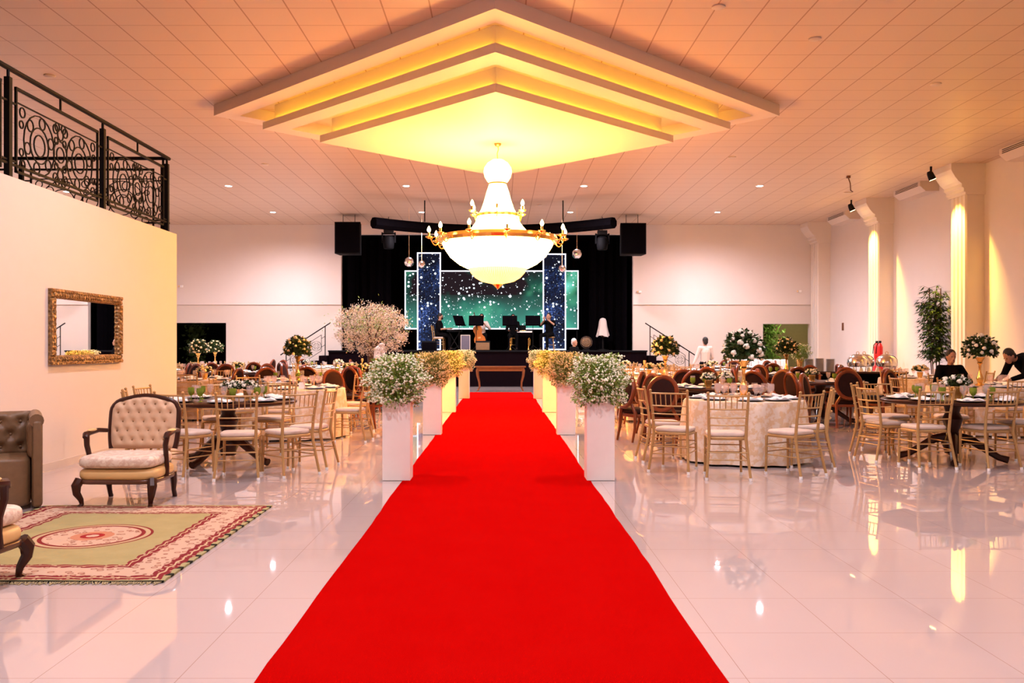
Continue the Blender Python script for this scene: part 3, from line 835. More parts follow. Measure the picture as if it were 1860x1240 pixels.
def joined(root, name):
    """one-mesh low detail version for chairs far away"""
    me_v = []; mats = []; fidx = []; b = MB()
    def rec(o):
        if o.type == 'MESH':
            m = o.data.materials[0]
            if m not in mats: mats.append(m)
            k = mats.index(m); n0 = len(b.f)
            b.add([v.co for v in o.data.vertices], [tuple(p.vertices) for p in o.data.polygons])
            fidx.extend([k]*(len(b.f)-n0))
        for c in kids(o): rec(c)
    rec(root)
    o = b.build(name, mats[0]); o.data.materials.clear()
    for m in mats: o.data.materials.append(m)
    o.data.polygons.foreach_set('material_index', fidx); o.data.polygons.foreach_set('use_smooth', [True]*len(fidx))
    try: o.data.set_sharp_from_angle(angle=math.radians(42))
    except Exception: pass
    return o
CH = Proto(chiavari()); MD = Proto(medallion())
CHF = Proto(joined(CH.root, 'chiavari_chair')); MDF = Proto(joined(MD.root, 'medallion_chair'))

def side(dx, dy):
    a = math.degrees(math.atan2(dy, dx)) % 360
    return ['right', 'far right', 'far', 'far left', 'left', 'near left', 'near', 'near right'][int(((a+22.5) % 360)//45)]

# ------------------------------------------------------------------ table ware prototypes
def mk_plate():
    r = empty('place_setting')
    return r
def plate_mesh():
    o = MB().lathe([(.02, 0), (.10, .0), (.165, .014), (.168, .018), (.10, .008), (.001, .006)], 24, cap=False).build('charger_plate', M['charger'], None, True); return o
def napkin_mesh():
    rr = random.Random(4); vs = []; n = 9
    for j in range(n):
        for i in range(n):
            x = -.12+.24*i/(n-1); y = -.085+.17*j/(n-1)
            z = .028*(1-abs(x)/.16)*(1-abs(y)/.12)+.012*math.sin(x*40)*math.cos(y*33)+rr.uniform(0, .006)+.006
            vs.append((x*(1+.15*math.sin(y*30)), y, max(.004, z)))
    fs = [(j*n+i, j*n+i+1, (j+1)*n+i+1, (j+1)*n+i) for j in range(n-1) for i in range(n-1)]
    k = len(vs); vs += [(v[0], v[1], .0) for v in vs]; fs += [tuple(q+k for q in reversed(f)) for f in fs]
    ed = [i for i in range(n)]+[j*n+n-1 for j in range(1, n)]+[(n-1)*n+i for i in range(n-2, -1, -1)]+[j*n for j in range(n-2, 0, -1)]
    fs += [(ed[i], k+ed[i], k+ed[(i+1) % len(ed)], ed[(i+1) % len(ed)]) for i in range(len(ed))]
    return MB().add(vs, fs).build('folded_napkin', M['white'], None, True)
def goblet_mesh(nm, m, h=.16, rr_=.042):
    pr = [(.001, .003), (.034, .002), (.034, .0), (.034, .004), (.006, .012), (.005, h*.38), (.02, h*.44), (rr_*.93, h*.62), (rr_, h*.8), (rr_*.93, h), (rr_*.90, h), (rr_*.96, h*.8), (rr_*.87, h*.63), (.015, h*.48), (.001, h*.46)]
    return MB().lathe(pr, 14, cap=False).build(nm, m, None, True)
def napkin_stand():
    b = MB().add([(-.05,-.03,0), (.05,-.03,0), (.04,0,.10), (-.04,0,.10), (-.05,.03,0), (.05,.03,0)], [(0,1,2,3), (3,2,5,4), (1,5,2), (0,3,4), (0,4,5,1)])
    return b.build('table_card', M['white'])
PL = Proto(plate_mesh()); NK = Proto(napkin_mesh())
GG = Proto(goblet_mesh('green_goblet', M['glassg'])); GC = Proto(goblet_mesh('wine_glass', M['glassc'], .185, .04)); TC = Proto(napkin_stand())

def rose_mesh(rad, m, nm='rose'):
    b = MB(); b.ell((0,0,0), rad*.62, rad*.62, rad*.7, 8, 6)
    for k in range(6):
        a = k*2.4; rr_ = rad*(.45+.08*k)
        for q in range(1):
            c = (math.cos(a)*rr_*.55, math.sin(a)*rr_*.55, -rad*.1)
            b.ell(c, rad*.5, rad*.5, rad*.55, 7, 5)
    return b
def arrangement(name, rad, stem_h, nroses, nsmall, nleaf, seed, rose_m, tall, rose_parts=True, rsz=.033):
    rr = random.Random(seed); r = empty(name)
    if tall:
        zb = stem_h
        prof = [(.001, 0), (.10, 0), (.10, .015), (.07, .03), (.035, .05), (.05, .09), (.055, .13), (.04, .17), (.022, .22), (.018, stem_h*.6), (.022, stem_h*.75), (.045, stem_h*.80), (.035, stem_h*.84), (.05, stem_h*.92), (.075, stem_h), (.001, stem_h)]
        MB().lathe(prof, 20, cap=False).build('gold_vase', M['goldmetal'], r, True)
        cz = stem_h+rad*.55
    else:
        zb = stem_h
        prof = [(.001, 0), (.045, 0), (.042, .01), (.055, .06), (.062, stem_h), (.055, stem_h), (.001, stem_h*.9)]
        MB().lathe(prof, 18, cap=False).build('gold_vase', M['goldmetal'], r, True)
        cz = stem_h+rad*.25
    b = MB(); lo = -.55 if tall else -.05
    def dirn():
        while True:
            p = Vector((rr.gauss(0, 1), rr.gauss(0, 1), rr.gauss(0, 1))).normalized()
            if p.z > lo: return p
    for _ in range(nleaf):
        d = dirn(); p = d*rad*rr.uniform(.45, .95); t = Vector((rr.gauss(0, 1), rr.gauss(0, 1), rr.gauss(0, 1))*1) if False else Vector((rr.gauss(0, 1), rr.gauss(0, 1), rr.gauss(0, 1)))
        a = (d*1.0+t*.5).normalized(); s = d.cross(t).normalized(); L = rr.uniform(.04, .09)*(rad/.26)**.5; w = L*.3
        b.add([p, p+a*L*.5+s*w, p+a*L, p+a*L*.5-s*w], [(0,1,2,3)])
    b.ell((0, 0, 0), rad*.6, rad*.6, rad*(.55 if tall else .3), 12, 8)
    b.v = [(v[0], v[1], v[2]*(.92 if tall else .7)+cz) for v in b.v]
    b.build('foliage', M['leaf'], r)
    base = rose_mesh(rsz, rose_m); me = None; allr = MB()
    for k in range(nroses):
        # even spread
        z = lo+.05+(1-lo-.05)*(k+.5)/nroses; t = k*2.39996+rr.uniform(-.3, .3); q = math.sqrt(max(0, 1-z*z))
        d = Vector((q*math.cos(t), q*math.sin(t), z)); p = d*rad*rr.uniform(.88, 1.05); sc = rr.uniform(.75, 1.25)
        mt = Matrix.Translation((p.x, p.y, p.z*(.92 if tall else .7)+cz)) @ d.to_track_quat('Z', 'Y').to_matrix().to_4x4() @ Matrix.Scale(sc, 4)
        if rose_parts:
            if me is None: o = base.build('rose', rose_m, r, True); me = o.data
            else: o = bpy.data.objects.new('rose', me); C.objects.link(o); o.parent = r
            o.matrix_basis = mt
        else: allr.add(base.v, base.f, mt)
    if not rose_parts: allr.build('roses', rose_m, r, True)
    b = MB()
    for k in range(nsmall):
        d = dirn(); p = d*rad*rr.uniform(.9, 1.12); s = rr.uniform(.008, .014)
        b.ell((p.x, p.y, p.z*(.92 if tall else .7)+cz), s, s, s, 6, 4)
    b.build('small_blossoms', M['rose'], r, True)
    return r
TALL = Proto(arrangement('tall_centrepiece', .255, .47, 34, 46, 900, 11, M['rose'], True, True, .038))
TALLY = Proto(arrangement('tall_centrepiece', .255, .47, 30, 30, 800, 12, M['rosey'], True, True, .036))
LOW = Proto(arrangement('low_centrepiece', .12, .12, 12, 25, 260, 13, M['rose'], False, True, .036))
LOWY = Proto(arrangement('low_centrepiece', .15, .12, 14, 16, 260, 14, M['rosey'], False, True, .040))

def wood_table(x, y, rad, label, zt=.76):
    r = empty('round_table', (x, y, 0))
    MB().lathe([(.001, zt-.045), (rad-.03, zt-.045), (rad, zt-.03), (rad, zt-.008), (rad-.012, zt), (.001, zt)], 56, cap=False).build('tabletop', M['darkwood'], r, True)
    MB().lathe([(.001, .10), (.09, .10), (.10, .16), (.13, .22), (.10, .30), (.07, .36), (.10, .45), (.12, .52), (.08, .60), (.10, .68), (.30, .714)], 20, cap=False).build('pedestal_post', M['darkwood'], r, True)
    for k in range(4):
        a = PI/4+k*PI/2+.35; u = (math.cos(a), math.sin(a))
        pts = [(u[0]*q, u[1]*q, z) for q, z in ((.06, .30), (.20, .27), (.36, .16), (.50, .07), (.60, .045))]
        MB().tube(pts, [.06, .055, .045, .04, .045], 8).build('leg', M['darkwood'], r, True)
    tag(r, label, 'table'); return zt
def cloth_table(x, y, rad, label, clabel, m, near):
    zt = .756
    r = empty('round_table', (x, y, 0))
    MB().lathe([(.001, zt-.03), (rad-.01, zt-.03), (rad-.01, zt-.004), (.001, zt-.004)], 40, cap=False).build('tabletop', M['darkwood'], r)
    for k in range(4):
        a = PI/4+k*PI/2; MB().tube([(math.cos(a)*rad*.6, math.sin(a)*rad*.6, 0), (math.cos(a)*rad*.55, math.sin(a)*rad*.55, zt-.03)], .02, 6).build('leg', M['blackm'], r)
    tag(r, label, 'table')
    n = 120 if near else 72; vs = []; rr = random.Random(int(x*10+y*7)); ph = [rr.uniform(0, 6) for _ in range(3)]
    rows = [(0, 0), (.5, 0), (.97, 0), (1.0, .006), (1.012, .03), (1.02, .15), (1.03, .32), (1.04, .5), (1.05, .66), (1.055, .735)]
    for (q, dz) in rows:
        for k in range(n):
            t = 2*PI*k/n; f = dz/.735
            w = (math.sin(t*11+ph[0])+.6*math.sin(t*17+ph[1])+.4*math.sin(t*7+ph[2]))*.036*f**.55
            rad2 = rad*q+w if dz > .01 else rad*q
            vs.append((rad2*math.cos(t), rad2*math.sin(t), zt+.004-dz))
    L = len(rows); fs = [(i*n+k, (i+1)*n+k, (i+1)*n+(k+1) % n, i*n+(k+1) % n) for i in range(1, L-1) for k in range(n)]
    fs += [(n+k, n+(k+1) % n, (k+1) % n) for k in range(n)]
    o = MB().add(vs, fs).build('tablecloth', m, None, True, (x, y, 0)); tag(o, clabel, 'tablecloth', 'round tablecloths')
    return zt+.004

CPOS = {}
TABXY = []
def free(px, py, me):
    if any(math.hypot(px-a, py-b_) < .46 for a, b_ in CPOS.values()): return False
    if any(math.hypot(px-a, py-b_) < q+.22 for a, b_, q in TABXY if (a, b_) != me): return False
    if abs(px) < 1.45 or (7.2 < px < 10.1 and 21.2 < py < 22.6) or math.hypot(px+3.52, py-24.3) < .5 or py > 30.8: return False
    CPOS[len(CPOS)] = (px, py); return True
def chairs_at(x, y, rad, angs, kind, td, far, dist=.18):
    P = {('c', 0): CH, ('c', 1): CHF, ('m', 0): MD, ('m', 1): MDF}[(kind, int(far))]
    nm = 'gold chiavari chair' if kind == 'c' else 'dark oval-backed wooden chair'
    for a in angs:
        j = R.uniform(-6, 6); t = math.radians(a+j); d = rad+dist+R.uniform(-.04, .08)
        px, py = x+d*math.cos(t), y+d*math.sin(t)
        sd = side(math.cos(math.radians(a)), math.sin(math.radians(a)))
        if not free(px, py, (x, y)): continue
        P.put((px, py, 0), face(-math.cos(t), -math.sin(t))+R.uniform(-.12, .12), f'{nm}, {sd} side of {td}', 'chair', f'chairs around {td}')
def settings(x, y, zt, rad, angs, td, far, green=True):
    for i, a in enumerate(angs):
        t = math.radians(a); u = Vector((math.cos(t), math.sin(t), 0)); w = Vector((-u.y, u.x, 0))
        sd = side(u.x, u.y); c = Vector((x, y, zt))
        p = c+u*(rad-.19); rz = t-PI/2
        PL.put(p+Vector((0,0,.0005)), rz, f'dark charger plate, {sd} side of {td}', 'plate', f'plates on {td}')
        NK.put(p+Vector((0,0,.017)), rz+R.uniform(-.5, .5), f'white folded napkin, {sd} side of {td}', 'napkin', f'napkins on {td}')
        if far and i % 2: continue
        g1 = c+u*(rad-.40)+w*.10; g2 = c+u*(rad-.42)-w*.0
        A, B_ = (GG, GC)
        if green: A.put(g1, 0, f'green glass goblet, {sd} side of {td}', 'glass', f'green goblets on {td}')
        B_.put(g2 if green else g1, 0, f'clear wine glass, {sd} side of {td}', 'glass', f'wine glasses on {td}')
        if not green: B_.put(c+u*(rad-.40)-w*.05, 0, f'second clear wine glass, {sd} side of {td}', 'glass', f'wine glasses on {td}')

EIGHT = [0, 45, 90, 135, 180, 225, 270, 315]
# --- front left wooden table
def at(P, kind, x, y, fx, fy, label, group):
    CPOS[len(CPOS)] = (x, y); P.put((x, y, 0), face(fx, fy), label, 'chair', group)
t1 = (-3.28, 10.75, .81); td = 'the front left wooden table'
z = wood_table(*t1, 'dark round wooden pedestal table at front left behind the armchair')
g = 'chairs around '+td
at(CH, 'c', -2.80, 9.58, -.15, 1, 'gold chiavari chair facing away, directly in front of the front left wooden table', g)
at(CH, 'c', -2.34, 9.83, -.72, .69, 'gold chiavari chair angled left, near right side of the front left wooden table', g)
at(CH, 'c', -2.22, 10.42, -1, .12, 'gold chiavari chair seen side on, right side of the front left wooden table', g)
at(CH, 'c', -3.42, 9.72, .45, .9, 'gold chiavari chair partly hidden behind the armchair, near left of front left table', g)
at(CH, 'c', -4.05, 10.25, .9, .3, 'gold chiavari chair against the mirror wall, left side of front left table', g)
at(CH, 'c', -4.20, 11.05, 1, -.1, 'gold chiavari chair against the mirror wall, far left side of front left table', g)
at(CH, 'c', -3.72, 11.75, .35, -1, 'gold chiavari chair facing the camera, far side of front left table, left one', g)
at(CH, 'c', -3.00, 11.80, -.2, -1, 'gold chiavari chair facing the camera, far side of front left table, right one', g)
settings(t1[0], t1[1], z, t1[2], [-80, -35, 10, 50, 95, 140, 185, 225], td, False)
for q, (dx, dy, nm) in enumerate(((.02, .05, 'left'), (.24, .0, 'right'))):
    LOW.put((t1[0]+dx, t1[1]+dy, z), q, f'low bowl of white roses in gold vase, {nm} of the pair on front left table', 'centrepiece', 'low rose bowls on the front left table')
# --- second left table with cloth
t2 = (-3.25, 14.0, .80); td = 'the second left clothed table'
z = cloth_table(*t2, 'round table under pleated cloth behind the front left wooden table', 'pleated beige tablecloth on the second table left of the carpet', M['cloth'], True)
g = 'chairs around '+td
at(CH, 'c', -2.22, 13.30, -.98, .1, 'gold chiavari chair left of the front left bouquet, right side of second left clothed table', g)
at(CH, 'c', -2.45, 14.75, -.6, -.75, 'gold chiavari chair, far right side of the second left clothed table', g)
chairs_at(*t2, [95, 140, 185, 230, 275], 'c', td, False)
settings(t2[0], t2[1], z, t2[2], EIGHT, td, False, False)
TC.put((t2[0]+.2, t2[1]-.3, z), .2, 'small white table card on the second left clothed table', 'card')

# --- front right clothed table
ta = (3.02, 11.05, .72); td = 'the front right clothed table'
z = cloth_table(*ta, 'round table under cream brocade cloth at front right of the carpet', 'cream brocade tablecloth to the floor on the front right table', M['cloth'], True)
g = 'chairs around '+td
at(CH, 'c', 2.42, 9.60, .12, 1, 'gold chiavari chair facing away, directly in front of the front right clothed table', g)
at(CH, 'c', 3.20, 9.78, -.58, .8, 'gold chiavari chair angled left, near right side of the front right clothed table', g)
at(CH, 'c', 3.62, 10.45, -.95, .3, 'gold chiavari chair seen side on, right side of the front right clothed table', g)
at(CH, 'c', 1.98, 10.12, .45, .9, 'gold chiavari chair with its back to the aisle, near left of front right clothed table', g)
at(CH, 'c', 1.98, 11.0, 1, .05, 'gold chiavari chair partly hidden, left side of the front right clothed table', g)
at(CH, 'c', 3.15, 12.05, -.1, -1, 'gold chiavari chair facing the camera, far side of the front right clothed table', g)
settings(ta[0], ta[1], z, ta[2], [-60, -15, 35, 80, 125, 170, 215, 262], td, False, False)
TALL.put((ta[0]+.02, ta[1]+.1, z), 0, 'tall gold vase with large ball of white roses on front right clothed table', 'centrepiece', 'tall rose centrepieces')
# --- right wooden table
tb = (5.55, 10.95, .82); td = 'the right wooden table'
z = wood_table(*tb, 'dark round wooden pedestal table at the right edge of the photo')
g = 'chairs around '+td
at(CH, 'c', 4.95, 10.42, -.12, 1, 'gold chiavari chair facing away, left one in front of the right wooden table', g)
at(CH, 'c', 5.66, 10.38, -.25, .97, 'gold chiavari chair facing away, right one in front of the right wooden table', g)
at(CH, 'c', 4.76, 11.05, .97, .2, 'gold chiavari chair seen side on, left side of the right wooden table', g)
at(CH, 'c', 4.93, 11.75, .8, -.5, 'gold chiavari chair, far left side of the right wooden table', g)
at(CH, 'c', 5.25, 12.05, .2, -1, 'gold chiavari chair facing the camera, far side of right wooden table, left one', g)
at(CH, 'c', 6.05, 11.98, -.3, -1, 'gold chiavari chair facing the camera, far side of right wooden table, right one', g)
at(CH, 'c', 6.50, 11.15, -1, -.1, 'gold chiavari chair at the right side of the right wooden table', g)
settings(tb[0], tb[1], z, tb[2], [-100, -55, -10, 35, 80, 125, 170, 215], td, False)
LOW.put((tb[0]+.02, tb[1]-.05, z), 1, 'low bowl of white roses in gold vase on the right wooden table', 'centrepiece', None, 1.25)
TC.put((tb[0]-.28, tb[1]-.25, z), .1, 'small white table card on the right wooden table', 'card')

at(MD, 'm', 2.42, 12.75, .55, .83, 'dark oval-backed wooden chair behind near left chair of front right clothed table', 'oval-backed chairs beside the aisle')
at(MD, 'm', 2.10, 13.35, .9, .4, 'dark oval-backed wooden chair seen side on, between front right bouquet and tables', 'oval-backed chairs beside the aisle')
at(MD, 'm', 4.40, 13.65, -.8, .5, 'dark oval-backed wooden chair tilted, right of the tall white rose vase', None)
at(MD, 'm', -2.25, 15.6, -.8, .55, 'red-brown oval-backed chair just left of the front left bouquet', None)
at(CHF, 'c', 7.98, 15.95, 0, -1, 'gold chiavari chair under the seated person at far right', None)

# --- the other tables: x, y, r, top, chair kind, name, centrepiece, angles
TABS = [
 (3.42, 14.1, .80, 'wood', 'm', 'the wooden table behind the front right cloth', 'low2', [200, 150, 95, 45, 0, 330]),
 (5.95, 16.6, .84, 'wood', 'm', 'the wooden table left of the buffet', 'low', [225, 270, 315, 0, 45, 90, 180]),
 (7.85, 14.6, .80, 'c1', 'c', 'the clothed table with two staff', 'tall', [180, 225, 270, 315]),
 (3.18, 17.2, .80, 'c1', 'm', 'the third right table beside the aisle', 'tally', [180, 225, 270, 0, 45, 135]),
 (8.75, 18.6, .80, 'c1', 'c', 'the clothed table before the buffet end', 'lowy', [180, 225, 270, 315, 90]),
 (6.70, 20.9, .80, 'wood', 'm', 'the rear wooden table near the doorway', 'tally', [180, 225, 270, 315, 0, 90]),
 (3.60, 20.8, .80, 'c2', 'c', 'the fourth right table beside the aisle', 'low2y', EIGHT),
 (3.45, 24.6, .80, 'c2', 'c', 'the fifth right table beside the aisle', 'lowy', EIGHT),
 (5.75, 24.2, .80, 'c2', 'c', 'the rear table below the stair rail', 'lowy', EIGHT),
 (2.95, 27.9, .80, 'c2', 'c', 'the rearmost right table by the stage', 'lowy', EIGHT),
 (7.3, 27.6, .80, 'wood', 'm', 'the rearmost right table by the wall', 'low', [200, 250, 300, 340, 90]),
 (-3.84, 16.9, .80, 'wood', 'm', 'the third left table beside the aisle', 'tally', [0, 45, 90, 135, 180, 315]),
 (-5.9, 17.8, .84, 'c2', 'c', 'the clothed table by the mezzanine corner', 'lowy', [0, 45, 90, 270, 315, 225]),
 (-3.3, 20.3, .80, 'wood', 'm', 'the fourth left table beside the aisle', 'low2y', [0, 45, 90, 180, 270, 315]),
 (-6.6, 22.4, .80, 'wood', 'm', 'the rear left wooden table', 'lowy', EIGHT),
 (-8.27, 24.4, .80, 'c2', 'c', 'the rear left table with tall vase', 'tally', EIGHT),
 (-9.15, 28.6, .80, 'c2', 'c', 'the rearmost left table by the dark doorway', 'tally', EIGHT),
 (-4.9, 27.0, .80, 'c2', 'c', 'the rearmost left table by the stage stairs', 'lowy', EIGHT),
 (-6.1, 26.6+2.2, .80, 'wood', 'm', 'the far left wooden table before the stairs', 'low', [0, 60, 120, 180, 240, 300]),
]
TABXY += [t1, t2, ta, tb]+[t[:3] for t in TABS]
CPOS[-1] = (7.98, 15.85); CPOS[-2] = (9.02, 15.05); CPOS[-3] = (6.2, 27.0); CPOS[-4] = (-3.62, 26.2); CPOS[-5] = (2.42, 29.3)
for (x, y, rad, top, ck, td, cp, an) in TABS:
    sh = td[4:]
    if top == 'wood': z = wood_table(x, y, rad, 'dark round wooden table, '+sh)
    else: z = cloth_table(x, y, rad, 'round table hidden under its cloth, '+sh, ('cream' if top == 'c1' else 'beige')+' floor-length tablecloth on '+td, M['cloth'] if top == 'c1' else M['cloth2'], False)
    far = y > 19
    chairs_at(x, y, rad, an, ck, td, far, .16 if top == 'wood' else .27)
    settings(x, y, z, rad, EIGHT, td, True, top == 'wood')
    if cp == 'tall': TALL.put((x, y, z), 1, f'tall vase of white roses on {td}', 'centrepiece', 'tall rose centrepieces')
    if cp == 'tally': TALLY.put((x, y, z), x, f'tall gold vase of cream roses on {td}', 'centrepiece', 'tall rose centrepieces')
    if cp == 'low': LOW.put((x-.15, y, z), x, f'low bowl of white roses on {td}', 'centrepiece', 'low rose bowls')
    if cp == 'lowy': LOWY.put((x, y, z), x, f'low bowl of cream roses on {td}', 'centrepiece', 'low rose bowls')
    if cp in ('low2', 'low2y'):
        for q, nm in ((-.14, 'left'), (.16, 'right')):
            (LOW if cp == 'low2' else LOWY).put((x+q, y+q*.3, z), x+q, f'{nm} low rose bowl on {td}', 'centrepiece', 'low rose bowls')
# candlesticks
def candlestick(x, y, z, label):
    o = empty('candlestick', (x, y, z))
    MB().lathe([(.05,0),(.05,.01),(.015,.03),(.012,.10),(.02,.12),(.010,.14),(.010,.30),(.025,.31),(.022,.32)], 12).build('holder', M['goldmetal'], o, True)
    MB().lathe([(.02,.32),(.028,.34),(.026,.38),(.02,.385)], 10).build('candle_glass', M['candle'], o, True)
    tag(o, label, 'candlestick')
candlestick(2.75, 17.0, .76, 'tall gold candlestick on the third right table beside the aisle')
candlestick(-3.1, 20.0, .76, 'gold candlestick on the fourth left table, left one')
candlestick(-2.8, 20.1, .76, 'gold candlestick on the fourth left table, right one')

# ------------------------------------------------------------------ mirror
mr = empty('wall_mirror', (WX, 11.015, 1.63)); L2, H2 = .945, .435
for (y0, y1, z0, z1, nm) in ((-L2, L2, H2-.11, H2, 0), (-L2, L2, -H2, -H2+.11, 0), (-L2, -L2+.12, -H2+.11, H2-.11, 0), (L2-.12, L2, -H2+.11, H2-.11, 0)):
    b = MB()
    if y1-y0 > 1:
        s = 1 if z1 > 0 else -1
        zz = [(0, s*H2), (.05, s*H2), (.055, s*(H2-.03)), (.035, s*(H2-.05)), (.045, s*(H2-.09)), (.02, s*(H2-.11)), (0, s*(H2-.11))]
        b.prism(zz, y0, y1, 'y')
    else:
        s = 1 if y1 > 0 else -1
        q = [(0, s*L2), (.05, s*L2), (.055, s*(L2-.03)), (.035, s*(L2-.05)), (.045, s*(L2-.10)), (.02, s*(L2-.12)), (0, s*(L2-.12))]
        b.prism(q, z0, z1, 'z')
    b.v = [(v[0]+.001, v[1], v[2]) for v in b.v]
    b.build('frame_rail', M['gilt'], mr)
for s in (-1, 1):
    for k in range(22 if True else 0):
        pass
b = MB()
for k in range(30):
    y = -L2+.08+(2*L2-.16)*k/29
    for s in (-1, 1): b.ell((.045, y, s*(H2-.062)), .014, .03, .026, 7, 5)
for k in range(10):
    zz = -H2+.13+(2*H2-.26)*k/9
    for s in (-1, 1): b.ell((.045, s*(L2-.07), zz), .014, .03, .03, 7, 5)
b.build('carved_leaves', M['gilt'], mr, True)
MB().box(.001, .012, -L2+.11, L2-.11, -H2+.10, H2-.10).build('mirror_glass', M['mirrorglass'], mr)
tag(mr, 'rectangular mirror in a carved gilt frame on the left wall', 'mirror')

# ------------------------------------------------------------------ armchairs
def outline_back(u, v):
    """u,v in -1..1 -> x,z of a camel-backed chair back"""
    w = .315-.02*(v < 0)*v*v; ztop = .44+.022*math.cos(u*PI)+.01
    x = u*w*(1-.07*max(0, v)**8*abs(u))
    z0 = -.02; zt = ztop-.045*abs(u)**9
    return x, z0+(zt-z0)*(v+1)/2
def tufted(nu, nv, fn, btn, amp=.05, sx=.09):
    vs = []
    for j in range(nv+1):
        for i in range(nu+1):
            u, v = -1+2*i/nu, -1+2*j/nv; x, z = fn(u, v)
            e = (1-abs(u)**8)*(1-abs(v)**8); d = amp*e
            for (bx, bz) in btn:
                q = ((x-bx)**2+(z-bz)**2)/(sx*.30)**2
                d -= amp*.55*math.exp(-q)
            for (bx, bz) in btn:
                for sg in (-1, 1):
                    ex, ez = bx+sg*sx*.5, bz+sx*.62
                    t = max(0, min(1, ((x-bx)*(ex-bx)+(z-bz)*(ez-bz))/((ex-bx)**2+(ez-bz)**2)))
                    q = ((x-bx-t*(ex-bx))**2+(z-bz-t*(ez-bz))**2)/(.008)**2
                    d -= amp*.10*math.exp(-q)
            vs.append((x, d, z))
    fs = [(j*(nu+1)+i, j*(nu+1)+i+1, (j+1)*(nu+1)+i+1, (j+1)*(nu+1)+i) for j in range(nv) for i in range(nu)]
    return vs, fs
def armchair():
    r = empty('armchair'); wd = M['darkwood']; wd2 = M['redwood2']
    # faces +Y
    MB().rbox(-.345, .345, -.26, .33, .235, .335, .04).build('upholstered_seat_base', M['beigepad'], r, True)
    MB().rbox(-.335, .335, -.24, .36, .345, .445, .04).build('seat_cushion', M['damask'], r, True)
    MB().rbox(-.35, .35, -.27, .335, .205, .245, .012).build('seat_rail', wd2, r, True)
    tl = Matrix.Translation((0, -.30, .47)) @ Matrix.Rotation(math.radians(9), 4, 'X') @ Matrix.Translation((0, 0, 0))
    btn = []
    for k, row in enumerate((.06, .145, .23, .315, .395)):
        n = 5 if k % 2 == 0 else 6
        for i in range(n): btn.append(((i-(n-1)/2)*.098, row))
    vs, fs = tufted(56, 44, outline_back, btn)
    b = MB().add(vs, fs, tl); 
    n0 = len(vs); b.add([(v[0], -.04, v[2]) for v in vs], [tuple(reversed(f)) for f in fs], tl)
    p = b.build('tufted_back', M['tuft'], r, True)
    bb = MB()
    for (x, z) in btn: bb.ell((x, .016, z), .010, .008, .010, 8, 5, mt=tl)
    bb.build('buttons', M['button'], p, True)
    pts = []
    N = 40
    for k in range(14): pts.append(outline_back(-1, -1+2*k/14))
    for k in range(21): pts.append(outline_back(-1+2*k/20, 1))
    for k in range(14): pts.append(outline_back(1, 1-2*(k+1)/14))
    b = MB().tube([(x, -.01, z) for x, z in pts], .027, 8, mt=tl); b.build('back_frame', wd, r, True)
    for s in (-1, 1):
        # arm
        pts = [(s*.335, -.29, .62), (s*.355, -.16, .635), (s*.365, -.02, .625), (s*.365, .07, .615), (s*.36, .095, .59)]
        a = MB().tube(pts, [.020, .022, .024, .028, .022], 8).build('arm', wd, r, True)
        MB().tube([(s*.362, .06, .61), (s*.352, .075, .52), (s*.345, .04, .42), (s*.35, .03, .33), (s*.35, .04, .24)], [.026, .024, .022, .020, .022], 8).build('arm_support', wd, a, True)
        MB().ell((s*.362, -.05, .645), .028, .085, .016, 10, 6).build('arm_pad', M['beigepad'], a, True)
        pts = [(s*.315, .29, .24), (s*.33, .325, .19), (s*.325, .325, .13), (s*.305, .29, .07), (s*.30, .285, .03), (s*.31, .31, .002)]
        MB().tube(pts, [.042, .044, .034, .024, .020, .024], 8).build('leg', wd, r, True)
        pts = [(s*.30, -.25, .24), (s*.305, -.26, .15), (s*.30, -.27, .07), (s*.30, -.30, .002)]
        MB().tube(pts, [.034, .03, .022, .022], 8).build('leg', wd, r, True)
    return r
M['redwood2'] = mat('walnut_show_wood', (.085, .026, .011), .28, var=.3, nsc=8, coat=.3)
AC = Proto(armchair())
AC.put((-3.355, 8.07, 0), PI, 'cream tufted armchair with dark wooden frame standing before the mirror wall', 'armchair', 'carved wooden armchairs')
AC.put((-3.235, 5.13, .0), face(.10, 1), 'armchair cut by the left edge, standing on the near left part of rug', 'armchair', 'carved wooden armchairs')

# sofa
sf = empty('sofa', (-4.575, 7.754, 0), face(.48, -.877))
def tuft_grid(x0, x1, z0, z1, stepx=.155, stepz=.115):
    L = []; k = 0; z = z0+.06
    while z < z1-.02:
        x = x0+.08+(stepx/2 if k % 2 else 0)
        while x < x1-.04: L.append((x, z)); x += stepx
        z += stepz; k += 1
    return L
A0, A1 = -.525, .40; CM = (A0+A1)/2; HW = (A1-A0)/2-.09
MB().rbox(A0+.03, A1-.03, -.36, -.20, .03, .80, .05).build('back', M['leather'], sf, True)
tb_ = tuft_grid(-HW, HW, .44, .82)
vs, fs = tufted(50, 34, lambda u, v: (u*HW, .42+.40*(v+1)/2), tb_, .07, .15)
p = MB().add([(v[0]+CM, v[1]-.205, v[2]) for v in vs], fs).build('tufted_back_pad', M['leather'], sf, True)
bb = MB()
for x, z in tb_: bb.ell((x+CM, -.175, z), .013, .010, .013, 8, 5)
bb.build('buttons', M['leather'], p, True)
MB().rbox(CM-HW, CM+HW, -.20, .34, .03, .45, .035).build('seat', M['leather'], sf, True)
